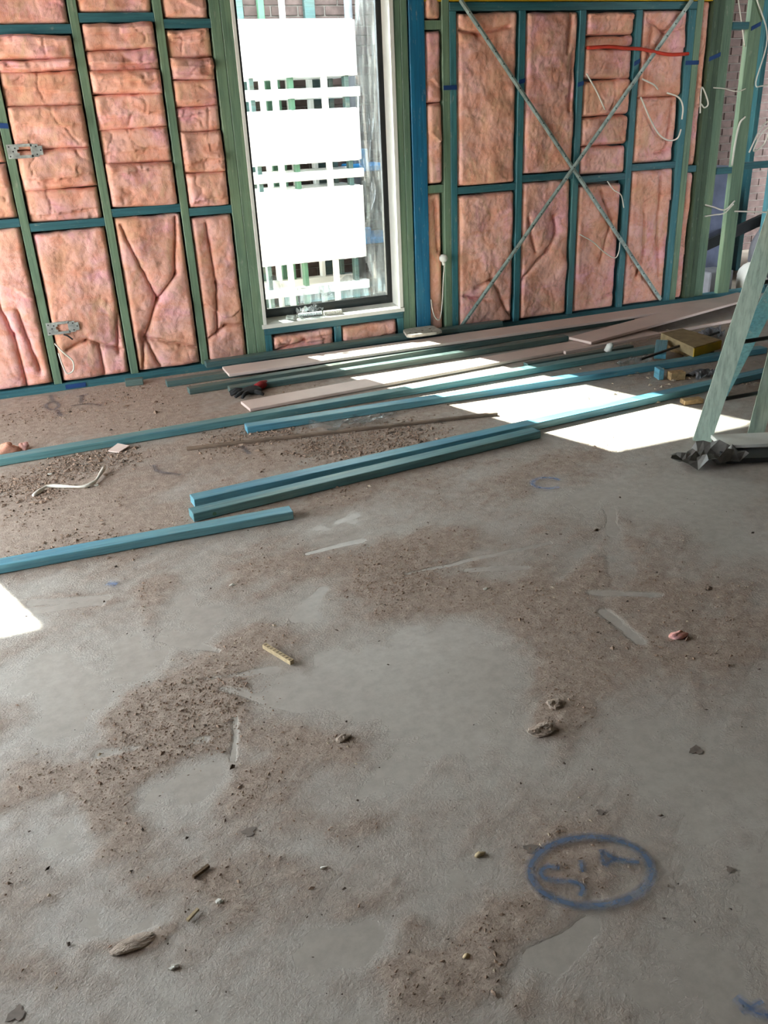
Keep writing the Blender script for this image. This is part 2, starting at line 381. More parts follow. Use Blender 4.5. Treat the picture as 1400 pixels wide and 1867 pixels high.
def mat_floor():
    t = NT('dusty_concrete'); v = t.coord(rnd=False)
    a = t.add('ShaderNodeAttribute', attribute_name='dust')
    n1 = t.noise(v, 1.6, 6, 0.6); n2 = t.noise(v, 28, 8, 0.7); n3 = t.noise(v, 150, 5, 0.7)
    conc = t.ramp(n1, [(0.3, lin(174, 168, 160)), (0.55, lin(188, 183, 175)), (0.75, lin(200, 195, 188))])
    conc = t.mix(t.ramp(n2, [(0.35, BW(0.35)), (0.6, BW(0))]), conc, lin(140, 132, 124))
    dst = t.ramp(n2, [(0.30, lin(150, 132, 118)), (0.52, lin(174, 156, 142)), (0.72, lin(196, 180, 166))])
    dst = t.mix(t.ramp(n3, [(0.34, BW(0.6)), (0.48, BW(0))]), dst, lin(110, 90, 76))
    ad = t.add('ShaderNodeMath', operation='ADD'); t.link(a.outputs['Fac'], ad.inputs[0])
    ml = t.add('ShaderNodeMath', operation='MULTIPLY_ADD'); t.link(n3, ml.inputs[0]); ml.inputs[1].default_value = 0.35; ml.inputs[2].default_value = -0.175
    t.link(ml.outputs[0], ad.inputs[1])
    fac = t.ramp(ad.outputs[0], [(0.26, BW(0.04)), (0.46, BW(0.40)), (0.70, BW(0.95))])
    c = t.mix(fac, conc, dst)
    t.base(c)
    mr = t.add('ShaderNodeMapRange'); t.link(fac, mr.inputs[0]); mr.inputs[3].default_value = 0.44; mr.inputs[4].default_value = 0.80
    t.link(mr.outputs[0], t.b.inputs['Roughness']); t.b.inputs['Specular IOR Level'].default_value = 0.5
    hm = t.add('ShaderNodeMath', operation='MULTIPLY'); t.link(fac, hm.inputs[0]); 
    h2 = t.add('ShaderNodeMath', operation='ADD'); t.link(n2, h2.inputs[0]); t.link(n3, h2.inputs[1]); t.link(h2.outputs[0], hm.inputs[1])
    t.bump(hm.outputs[0], 0.75, 0.006)
    return t.m
FLOORM = mat_floor(); me.materials.append(FLOORM)
floor = bpy.data.objects.new('floor', me); COL.objects.link(floor)
tag(floor, 'bare concrete slab floor covered in brown dust and scuffs', 'floor', kind='structure')

# sprayed set-out marks on the slab
def mat_spray(name, col, k):
    t = NT(name); uv = t.add('ShaderNodeUVMap'); sp = t.add('ShaderNodeSeparateXYZ'); t.link(uv.outputs[0], sp.inputs[0])
    a = t.add('ShaderNodeMath', operation='SUBTRACT'); t.link(sp.outputs['Y'], a.inputs[0]); a.inputs[1].default_value = 0.5
    b = t.add('ShaderNodeMath', operation='ABSOLUTE'); t.link(a.outputs[0], b.inputs[0])
    e = t.ramp(b.outputs[0], [(0.12, BW(1)), (0.46, BW(0))])
    v = t.coord(rnd=False); n = t.noise(v, 45, 6, 0.7)
    f = t.mix(1.0, e, t.ramp(n, [(0.34, BW(0.6*k)), (0.56, BW(k))]), 'MULTIPLY')
    tr = t.add('ShaderNodeBsdfTransparent'); mx = t.add('ShaderNodeMixShader')
    t.base(col); t.b.inputs['Roughness'].default_value = 0.85
    t.link(f, mx.inputs[0]); t.link(tr.outputs[0], mx.inputs[1]); t.link(t.b.outputs[0], mx.inputs[2]); t.link(mx.outputs[0], t.out.inputs[0])
    return t.m
SPRAY = mat_spray('blue_spray_paint', lin(84, 112, 146), 0.75); SPRAYF = mat_spray('faded_blue_spray_paint', lin(110, 140, 186), 0.55); SPRAYD = mat_spray('old_dark_marking_paint', lin(92, 92, 104), 0.55)
def ribbon(name, pts, wd, mat, closed=False, label=None):
    P = [np.array(p) for p in pts]; vs_ = []; N = len(P)
    for k in range(N):
        d = (P[(k+1) % N]-P[k-1]) if closed else (P[min(k+1, N-1)]-P[max(k-1, 0)]); d = d/np.linalg.norm(d); nrm = np.array([-d[1], d[0]])
        for s in (-1, 0, 1):
            q_ = P[k]+nrm*wd*0.5*s; vs_.append((q_[0], q_[1], 0.0068))
    fs = []; uvs = []
    for k in range(N if closed else N-1):
        k2 = (k+1) % N
        for s in range(2):
            fs.append((k*3+s, k2*3+s, k2*3+s+1, k*3+s+1)); uvs += [(k/N, s/2), ((k+1)/N, s/2), ((k+1)/N, (s+1)/2), (k/N, (s+1)/2)]
    o = mesh_obj(name, vs_, fs, mat, floor, (float(P[0][0]), float(P[0][1]), 0))
    ul = o.data.uv_layers.new(name='UVMap'); ul.data.foreach_set('uv', np.array(uvs, np.float32).ravel())
    if label: o['label'] = label
    return o
ringc = np.array([0.806, 1.057]); ru = np.array([0.120, -0.053]); rv = np.array([-0.0535, -0.080])
ribbon('spray_ring', [ringc+ru*0.94*math.cos(a)+rv*0.93*math.sin(a) for a in np.linspace(0, 2*math.pi, 48, endpoint=False)], 0.030, SPRAY, True, 'blue spray-painted oval ring on the concrete')
rc2 = np.array([1.79, 2.838])
ribbon('faint_spray_ring', [rc2+np.array([0.05, -0.036])*math.cos(a)+np.array([-0.036, -0.046])*math.sin(a) for a in np.linspace(0.6, 5.6, 24)], 0.034, SPRAYF)
def sm2(p, n=5): return [np.array(q_[:2]) for q_ in smooth_path([(x, y, 0) for x, y in p], n)]
for nm, p, wd, mt in (
    ('spray_letter', [(0.751,1.086),(0.726,1.099),(0.707,1.085),(0.723,1.063),(0.757,1.045),(0.767,1.026),(0.750,1.010)], 0.022, SPRAY),
    ('spray_stroke', [(0.802,1.086),(0.788,1.058)], 0.02, SPRAY),
    ('spray_stroke', [(0.856,1.093),(0.838,1.055)], 0.02, SPRAY),
    ('spray_stroke', [(0.855,1.088),(0.869,1.060),(0.908,1.032)], 0.024, SPRAY),
    ('spray_stroke', [(0.838,1.055),(0.869,1.060)], 0.018, SPRAY),
    ('spray_stroke', [(0.878,0.722),(0.885,0.697),(0.903,0.672)], 0.03, SPRAYF),
    ('spray_stroke', [(0.867,0.696),(0.915,0.697)], 0.02, SPRAYF),
    ('spray_stroke', [(-0.007,2.773),(0.024,2.749)], 0.05, SPRAYF),
    ('spray_stroke', [(-0.138,5.176),(-0.095,5.199),(-0.074,5.092),(-0.112,5.033),(-0.146,5.109),(-0.138,5.176)], 0.04, SPRAYD),
    ('spray_stroke', [(-0.101,5.191),(-0.114,5.359)], 0.04, SPRAYD),
    ('spray_stroke', [(-0.089,5.020),(-0.071,4.887)], 0.04, SPRAYD),
    ('spray_stroke', [(0.031,5.238),(0.102,5.261)], 0.04, SPRAYD),
    ('spray_stroke', [(0.064,5.257),(0.047,5.095)], 0.04, SPRAYD),
    ('spray_stroke', [(-0.010,5.056),(0.081,5.052),(0.155,4.975)], 0.04, SPRAYD),
    ('spray_stroke', [(0.296,3.860),(0.308,3.762),(0.394,3.673)], 0.04, SPRAYD),
    ('spray_stroke', [(0.727,3.916),(0.739,3.784)], 0.04, SPRAYD),
    ('spray_stroke', [(0.520,3.432),(0.531,3.347)], 0.04, SPRAYD),
):
    ribbon(nm, sm2(p), wd, mt)
# oil and water stains: thin dried puddles
STAIN = mat_plain('dark_dried_stain', lin(128, 118, 110), 0.8, var=0.15, nscale=50)
for k, (x, y, r) in enumerate([(0.183, 1.453, .013), (0.726, 1.158, .013), (0.92, 1.186, .008), (1.067, 0.947, .007), (-0.303, 1.2, .014), (1.245, 1.263, .014)]):
    mb = MB(); pts = []
    for a in range(14):
        an = a/14*6.283; rr = r*(1+.25*math.sin(3*an+k)+.2*math.sin(5*an+2*k)); pts.append((x+rr*1.1*math.cos(an), y+rr*math.sin(an)))
    mb.v = [(px, py, 0.0020) for px, py in pts]+[(px, py, 0.0012) for px, py in pts]
    mb.f = [tuple(range(14))]+[(a, a+14, (a+1) % 14+14, (a+1) % 14) for a in range(14)]
    mb.build('dried_stain', STAIN, floor)

# ------------------------------------------------------------------ far wall: framing
WY = 5.437; WD = 0.088
wall = empty('wall_back', (2.2, WY, 0)); tag(wall, 'far timber stud wall of green and teal framing around the window', 'wall', kind='structure')
def wbox(name, mat, x0, x1, z0, z1, y0=WY, y1=WY+WD, parent=None, c=0.0025, label=None):
    o = MB().bbox(x0, x1, y0, y1, z0, z1, c).build(name, mat, parent or wall)
    if label: o['label'] = label
    return o
TOPZ = 2.72; PL = 0.045
for cx in (-0.51, -0.056, 0.401, 0.845): wbox('stud', GREENZ, cx-.023, cx+.023, PL, TOPZ)
for x0, x1 in ((1.129, 1.188), (1.190, 1.249)): wbox('stud', GREENZ, x0, x1, PL, TOPZ)
for x0, x1 in ((2.232, 2.276), (2.278, 2.322)): wbox('stud', GREENZ, x0, x1, PL, TOPZ)
wbox('blue_post', BLUEZ, 2.332, 2.434, PL, TOPZ, WY-.004, label='bright blue stained post beside the window')
wbox('stud', GREENZ, 2.553, 2.602, PL, TOPZ); wbox('stud', TEALZ, 2.604, 2.650, PL, 2.005)
for cx in (3.117, 3.566, 4.006): wbox('stud', TEALZ, cx-.0235, cx+.0235, PL, 2.005)
wbox('stud', TEALZ, 4.410, 4.468, PL, 2.005); wbox('stud', GREENZ, 4.470, 4.524, PL, TOPZ)
wbox('stud', DKGREENZ, 4.602, 4.650, PL, TOPZ, WY-.01); wbox('stud', DKGREENZ, 4.653, 4.70, PL, TOPZ, WY-.004)
wbox('stud', GREENZ, 4.712, 4.795, PL, TOPZ, WY+.012, WY+.055); wbox('stud', GREENZ, 4.935, 5.045, PL, TOPZ, WY, WY+.045)
wbox('stud', TEALZ, 5.36, 5.41, PL, TOPZ); wbox('stud', TEALZ, 5.62, 5.67, PL, TOPZ)
wbox('bottom_plate', TEALX, -2.9, 4.70, 0, PL); wbox('bottom_plate', TEALX, 4.70, 6.4, 0, PL)
wbox('top_plate', TEALX, 2.604, 4.468, 2.006, 2.052, WY-.002); wbox('top_plate', TEALX, -2.9, 6.4, TOPZ, TOPZ+PL)
wbox('yellow_beam', YELLOW, 2.436, 4.60, 2.056, 2.30, WY+.004, WY+.07, label='yellow laminated beam above the right-hand frame')
def nog(x0, x1, z, h=.045, m=TEALX): wbox('nogging', m, x0, x1, z-h/2, z+h/2, WY+.002)
for x0, x1, z in ((-.487, -.079, .985), (-.033, .378, .953), (.424, .822, .997), (.868, 1.129, .968), (-.033, .378, 1.934), (.424, .822, 1.985), (.868, 1.129, 1.953), (-.487, -.079, 1.96),
                  (2.650, 3.0935, .967), (3.1405, 3.5425, 1.011), (3.5895, 3.9825, .976), (4.0295, 4.410, 1.028), (4.524, 4.602, .99), (4.795, 4.935, .958), (5.045, 5.36, .978), (5.41, 5.62, .97), (4.795, 4.935, 1.905)): nog(x0, x1, z)
nog(2.434, 2.553, 1.932, .05, GREENZ); nog(2.434, 2.553, .990, .05, GREENZ)
# under and over the window
wbox('sill_trimmer', TEALX, 1.249, 2.232, .178, .222, WY-.002); wbox('stud', TEALZ, 1.730, 1.776, PL, .178); wbox('stud', TEALZ, 2.186, 2.231, PL, .178); wbox('stud', TEALZ, 1.25, 1.295, PL, .178)
wbox('lintel', TEALX, 1.249, 2.232, 2.235, 2.43)
for x0, x1, z0, z1 in ((-2.95, -2.4, .0, 2.77), (-2.4, -1.24, 2.55, 2.77), (-1.24, 1.255, 0, 2.77), (1.255, 2.225, 0, .20), (1.255, 2.225, 2.26, 2.77), (2.225, 4.66, 0, 2.77), (4.66, 6.4, 2.4, 2.77)):
    wbox('sarking_sheet', FOIL, x0, x1, z0, z1, WY+WD+.004, WY+WD+.02, c=.001)
# crossed steel bracing straps
def strap(a, b, y, kink):
    mb = MB(); n = 10; A = Vector((a[0], y, a[1])); B = Vector((b[0], y, b[1])); d = (B-A); u = Vector((-d.z, 0, d.x)).normalized()*0.014
    for k in range(n+1):
        p = A+d*k/n; p.y -= kink*math.sin(k*1.9)*.4
        for s, yy in ((-1, 0), (0, -.004), (1, 0)): mb.v.append((p.x+u.x*s, p.y+yy, p.z+u.z*s))
        for s, yy in ((1, .0025), (0, -.0015), (-1, .0025)): mb.v.append((p.x+u.x*s, p.y+yy, p.z+u.z*s))
    for k in range(n):
        for s in range(6): mb.f.append((k*6+s, k*6+(s+1) % 6, k*6+6+(s+1) % 6, k*6+6+s))
    mb.f += [tuple(range(6)), tuple(n*6+s for s in range(6))[::-1]]
    o = mb.build('brace_strap', GALVDULL, wall); 
    hd = MB(); L = d.length
    for k in range(1, 28):
        p = A+d*(k/28); hd.box(p.x-.0035, p.x+.0035, y-.0068, y-.004, p.z-.0035, p.z+.0035)
    hd.build('nail_heads', DARKPL, o)
strap((2.664, 2.062), (4.362, .067), WY-.030, .004); strap((4.389, 2.060), (2.646, .066), WY-.042, .004)
# blue level marks across the studs
for x0, x1, z, dz in ((2.556, 2.648, 1.584, 0), (3.095, 3.140, 1.60, .01), (3.543, 3.589, 1.572, .01), (3.983, 4.029, 1.685, .02), (4.41, 4.523, 1.683, 0), (4.603, 4.698, 1.70, .03), (4.951, 5.03, 1.885, .03), (-.078, -.034, 1.483, -.004), (-.02, .10, .022, 0)):
    mb = MB(); y = WY-.0135 if 4.6 < x0 < 4.7 else WY-.006; mb.hexa([(x0, y, z-.013), (x1, y, z-.013+dz), (x1, y+.003, z-.013+dz), (x0, y+.003, z-.013), (x0, y, z+.013), (x1, y, z+.013+dz), (x1, y+.003, z+.013+dz), (x0, y+.003, z+.013)])
    mb.build('level_mark', MARKER, wall)

# ------------------------------------------------------------------ window
win = empty('window_1', (1.74, WY, .25)); tag(win, 'tall black framed window with white reveal and clear film on the glass', 'window', kind='structure')
def qbox(name, mat, x0, x1, y0, y1, z0, z1, par=win, c=.0015): return MB().bbox(x0, x1, y0, y1, z0, z1, c).build(name, mat, par)
qbox('jamb_lining', WHITE, 1.2495, 1.270, WY-.006, WY+.15, .235, 2.235); qbox('jamb_lining', WHITE, 2.205, 2.2315, WY-.006, WY+.15, .25, 2.235)
qbox('head_lining', WHITE, 1.2495, 2.2315, WY-.006, WY+.15, 2.215, 2.236)
MB().hexa([(1.238, WY-.014, .222), (2.234, WY-.014, .222), (2.234, WY+.17, .222), (1.238, WY+.17, .222), (1.238, WY-.014, .246), (2.234, WY-.014, .246), (2.234, WY+.17, .270), (1.238, WY+.17, .270)]).build('window_sill', WHITE, win)
FY0, FY1 = WY+.125, WY+.175
qbox('frame_stile', BLACKAL, 1.270, 1.312, FY0, FY1, .262, 2.215); qbox('frame_stile', BLACKAL, 2.176, 2.205, FY0, FY1, .262, 2.215)
qbox('frame_rail', BLACKAL, 1.312, 2.176, FY0, FY1, .262, .308); qbox('frame_rail', BLACKAL, 1.312, 2.176, FY0, FY1, 2.175, 2.215)
qbox('glazing_bead', BLACKAL, 1.312, 2.176, FY0-.006, FY0+.012, .306, .320); qbox('glazing_bead', BLACKAL, 2.166, 2.178, FY0-.006, FY0+.012, .29, 2.18)
MB().box(1.310, 2.178, FY0+.026, FY0+.032, .30, 2.178).build('pane', GLASS, win)
# loose clear film along the right edge and bottom of the pane
def film(name, x0, x1, z0, z1, nx_, nz_, seed, par, edge):
    mb = MB(); y = FY0+.012
    for a in range(nz_+1):
        for b in range(nx_+1):
            u = b/nx_; v_ = a/nz_; x = x0+(x1-x0)*u; z = z0+(z1-z0)*v_
            if edge == 'l' and b == 0: x += .05*math.sin(v_*9+seed)+.03*math.sin(v_*23)
            if edge == 't' and a == nz_: z += .06*math.sin(u*7+seed)+.03*math.sin(u*19)
            mb.v.append((x, y-.008*float(fbm(np.array(x*30), np.array(z*1.6), seed, 2)), z))
    for a in range(nz_):
        for b in range(nx_): mb.f.append((a*(nx_+1)+b, a*(nx_+1)+b+1, (a+1)*(nx_+1)+b+1, (a+1)*(nx_+1)+b))
    o = mb.build(name, FILM, par, smooth=True)
    md = o.modifiers.new('thickness', 'SOLIDIFY'); md.thickness = .0004
film('protective_film', 2.07, 2.165, .32, 2.17, 12, 60, 60, win, 'l'); film('protective_film', 1.32, 2.05, .32, .44, 40, 12, 64, win, 't')

# ------------------------------------------------------------------ the rest of the shell (mostly out of frame)
def shell(name, boxes, mat, label, cat):
    mb = MB()
    for b in boxes: mb.box(*b)
    return tag(mb.build(name, mat), label, cat, kind='structure')
shell('ceiling', [(-2.65, 9.0, -3.3, 5.60, 2.78, 2.86), (3.3, 9.0, 5.60, 8.2, 2.78, 2.86)], CEIL, 'pale lined ceiling above the room, with an added roof outside that blocks light', 'ceiling')  # second slab is an added, unseen roof that dims the brickwork and bare studs
shell('wall_left', [(-2.6, -2.5, -3.3, 2.0, 0, 2.78), (-2.6, -2.5, 4.9, 5.43, 0, 2.78), (-2.6, -2.5, 2.0, 4.9, 2.4, 2.78)], FOIL, 'side wall with a wide door opening', 'wall')
shell('wall_front', [(-2.6, 4.2, -3.3, -3.2, 0, 2.78)], FOIL, 'solid wall behind the camera', 'wall')
shell('light_block_wall', [(7.6, 7.7, -3.2, 7.4, 0, 2.78)], FOIL, 'added unseen end wall beyond the partition, blocking light from the right', 'wall')  # added out of view to cut daylight reaching the space behind the studs
shell('wall_right', [(4.16, 4.26, -3.2, 3.55, 0, 2.78)], FOIL, 'unseen partition, solid to darken the right, that the leaning timber rests on', 'wall')  # out of view; props the leaning timber, made solid to keep the right dark
w2 = empty('window_2', (-1.82, WY, 0)); tag(w2, 'second window opening left of the frame', 'window', kind='structure')
for b in ((-2.40, -2.36, 0, 2.55), (-1.275, -1.24, 0, 2.55), (-2.36, -1.275, 2.50, 2.55)):
    MB().box(b[0], b[1], WY, WY+.12, b[2], b[3]).build('frame_stile', BLACKAL, w2)
MB().box(-2.36, -1.275, WY+.05, WY+.056, 0.0, 2.5).build('pane', GLASS, w2)

# ------------------------------------------------------------------ outside
shell('ground_outside', [(-14, 16, 5.64, 24, -0.35, -0.12), (-14, -4.0, -8, 5.64, -0.35, -0.12), (-14, 16, -14, -4.0, -0.35, -0.12)], GROUND, 'pale bare ground outside the frame', 'ground')
BWY = 7.9; CH = 0.076; BL = 0.235
bw = empty('brick_wall', (4.5, BWY, -.12)); tag(bw, 'dark brown brick wall outside behind the white packs', 'brick wall')
MB().box(1.56, 9.0, BWY+.004, BWY+.10, -.12, 2.75).build('mortar_core', MORTAR, bw)
bmesh_ = None; rest = MB(); nb = 0
for c in range(int(2.86/CH)):
    z0 = -.12 + c*CH; off = (c % 2)*BL/2
    x = 1.56 - off
    while x < 9.0:
        a0 = max(1.56, x+.006); a1 = min(9.0, x+BL-.006)
        if a1-a0 > .03:
            seen = (1.75 < x < 3.05 and .05 < z0 < 2.45) or (6.75 < x < 7.15 and .75 < z0 < 2.5)
            if seen and a1-a0 > .2 and nb < 290:
                if bmesh_ is None:
                    o = MB().bbox(-(BL-.012)/2, (BL-.012)/2, 0, .05, 0, CH-.010, .003).build('brick', BRICK, bw, (0, 0, 0)); bmesh_ = o.data
                else:
                    o = bpy.data.objects.new('brick', bmesh_); COL.objects.link(o); o.parent = bw
                o.location = Vector(((a0+a1)/2, BWY-.008-random.uniform(0, .003), z0+.005)) - wloc(bw); nb += 1
            else: rest.box(a0, a1, BWY-.008, BWY+.03, z0+.005, z0+CH-.005)
        x += BL
o = rest.build('brickwork', BRICK, bw); o['kind'] = 'stuff'
# stack of white wrapped packs on pallet bearers
PX0, PX1, PY0, PY1 = 1.575, 2.625, 7.20, 7.72
for nm, z0, z1 in (('lowest', .34, .93), ('middle', 1.12, 1.52), ('top', 1.75, 2.15)):
    pk = empty('wrapped_pack', ((PX0+PX1)/2, (PY0+PY1)/2, z0)); tag(pk, 'white plastic-wrapped pack seen through the window, %s of the stack' % nm, 'pack', 'wrapped packs outside the window')
    mb = MB(); n = 22; r_ = random.Random(int(z0*100))
    mb.bbox(PX0, PX1, PY0, PY1, z0, z1, .018); mb.build('wrap', WRAP, pk, smooth=False)
    fl_ = MB()
    for k in range(n):
        xa = PX0+(PX1-PX0)*k/n; xb = PX0+(PX1-PX0)*(k+1)/n
        fl_.hexa([(xa, PY0-.004, z0+.01+r_.uniform(-.012, .006)), (xb, PY0-.004, z0+.01+r_.uniform(-.012, .006)), (xb, PY0+.01, z0+.02), (xa, PY0+.01, z0+.02), (xa, PY0-.004, z1-.01), (xb, PY0-.004, z1-.01+r_.uniform(-.004, .01)), (xb, PY0+.01, z1-.012), (xa, PY0+.01, z1-.012)])
    fl_.build('wrap_folds', WRAP, pk)
for nm, z0, z1 in (('under the middle pack', .93, 1.12), ('under the top pack', 1.52, 1.75), ('on the ground', -.12, .34)):
    pl = empty('pallet', ((PX0+PX1)/2, (PY0+PY1)/2, z0)); tag(pl, 'pale pallet bearer %s outside the window' % nm, 'pallet', 'pallets outside the window')
    mid = (z0+z1)/2; hb = min(.035, (z1-z0)*.18)
    for k in range(2):
        yy = PY0+.0+k*.40; MB().bbox(PX0, PX1+.02, yy, yy+.09, mid-hb, mid+hb, .004).build('deck_board', WRAP, pl)
    for xx, bm_ in ((1.74, DKTEALF), (1.93, WRAP), (2.06, GREENP), (2.34, WRAP), (2.52, DKTEALF)):
        for z_a, z_b in ((z0, mid-hb), (mid+hb, z1)):
            for yy in (PY0+.01, PY1-.11): MB().bbox(xx, xx+.035, yy, yy+.08, z_a, z_b, .003).build('block', bm_, pl)
for k, (x, y, ww, mt, h, lb) in enumerate(((1.80, 7.82, .10, DKTEALF, 2.6, 'dark teal post behind the left of the white packs'), (2.02, 7.80, .05, GREENP, 2.6, 'pale green post behind the white packs'), (2.42, 7.82, .09, DKTEALF, 2.6, 'dark post behind the middle of the white packs'),
                                  (2.20, 7.78, .04, WHITE, 2.75, 'thin white post behind the packs'), (2.78, 7.66, .07, GREYBAG, 2.7, 'grey downpipe on the brick wall right of the packs'))):
    if 'pipe' in lb: o = MB().tube([(x, y+.1, -.12), (x, y+.1, h)], ww/2, 12).build('downpipe', mt, smooth=True)
    else: o = MB().bbox(x, x+ww, y, y+.06, -.12, h, .004).build('timber_post', mt)
    tag(o, lb, 'pipe' if 'pipe' in lb else 'post')
def crumple(name, cx, cy, z, L, W_, H, mat, seed, rot=0, nx_=16, ny_=10, thick=.0012, closed=True):
    """a crumpled sheet lying on something"""
    mb = MB(); r_ = random.Random(seed)
    for a in range(ny_+1):
        for b in range(nx_+1):
            u, v_ = b/nx_-.5, a/ny_-.5
            n_ = float(fbm(np.array(u*5+seed), np.array(v_*4+seed*2), 70+seed % 7, 3, .6))
            x = u*L*(1+.25*math.sin(seed+v_*5)); y = v_*W_*(1+.3*math.sin(seed*2+u*6))
            zz = max(0.0015, H*(n_*1.8-.55))
            mb.v.append((cx+x*math.cos(rot)-y*math.sin(rot), cy+x*math.sin(rot)+y*math.cos(rot), z+zz))
    for a in range(ny_):
        for b in range(nx_): mb.f.append((a*(nx_+1)+b, a*(nx_+1)+b+1, (a+1)*(nx_+1)+b+1, (a+1)*(nx_+1)+b))
    o = mb.build(name, mat)
    md = o.modifiers.new('thickness', 'SOLIDIFY'); md.thickness = thick
    return o
# blue plastic bits and hanging clear sheet to the right of the packs
tag(MB().bbox(2.68, 3.0, 7.40, 7.90, 1.02, 1.07, .01).bbox(2.70, 2.76, 7.40, 7.45, 1.05, 1.20, .008).build('blue_bracket', BLUETARP), 'bright blue plastic bracket right of the middle white pack', 'bracket')
tag(MB().bbox(2.62, 3.05, 7.38, 7.90, .42, .47, .01).bbox(2.66, 2.75, 7.38, 7.44, .46, .56, .008).build('blue_bracket', BLUETARP), 'bright blue plastic bracket right of the lowest white pack', 'bracket')
mb = MB()
for a in range(41):
    for b in range(13):
        u, v_ = b/12, a/40; mb.v.append((2.66+.34*u+.02*math.sin(v_*8), 7.30+.03*math.sin(u*16+v_*3)+.02*math.sin(u*31), -.08+2.5*v_))
for a in range(40):
    for b in range(12): mb.f.append((a*13+b, a*13+b+1, (a+1)*13+b+1, (a+1)*13+b))
o = mb.build('plastic_sheet', FILM, smooth=True); o.modifiers.new('thickness', 'SOLIDIFY').thickness = .001
tag(o, 'hanging clear plastic sheet outside, right of the white packs', 'plastic sheet')

# beyond the open studs on the right
tag(MB().bbox(5.58, 5.98, 6.5, 7.1, -.12, .90, .03).build('wrapped_stack', BLUEWRAP), 'blue-grey wrapped stack standing behind the bare studs', 'stack')
o = MB().beam((5.55, 6.35, .26), (6.75, 6.35, .60), .04, .09).build('dark_plank', DARKPL); tag(o, 'dark plank propped at a slant behind the bare studs', 'plank')
tag(MB().blob((6.22, 6.15, .18), (.26, .22, .30), 5, 18, 12, .07).build('grey_sack', GREYBAG, smooth=True), 'bulging grey sack behind the bare studs', 'sack')
tag(MB().blob((5.78, 5.98, .0), (.14, .14, .14), 9, 16, 10, .12).build('white_bag', WHITE, smooth=True), 'small white bag slumped behind the bare studs', 'bag')
tag(MB().blob((6.05, 5.84, -.02), (.13, .12, .13), 12, 16, 10, .12).build('white_bag', GREYBAG, smooth=True), 'pale grey bag in front of the bulging sack', 'bag')
tag(MB().bbox(5.3, 5.55, 5.95, 6.2, -.12, .10, .01).build('storage_box', GREYBAG), 'low grey box on the ground behind the bare studs', 'box')
for k, (x, lb) in enumerate(((6.45, 'first'), (6.75, 'second'))):
    tag(MB().bbox(x, x+.06, 6.9, 6.96, -.12, 2.7, .004).build('timber_post', TEALZ), 'dark teal post far behind the bare studs, %s from the left' % lb, 'post')

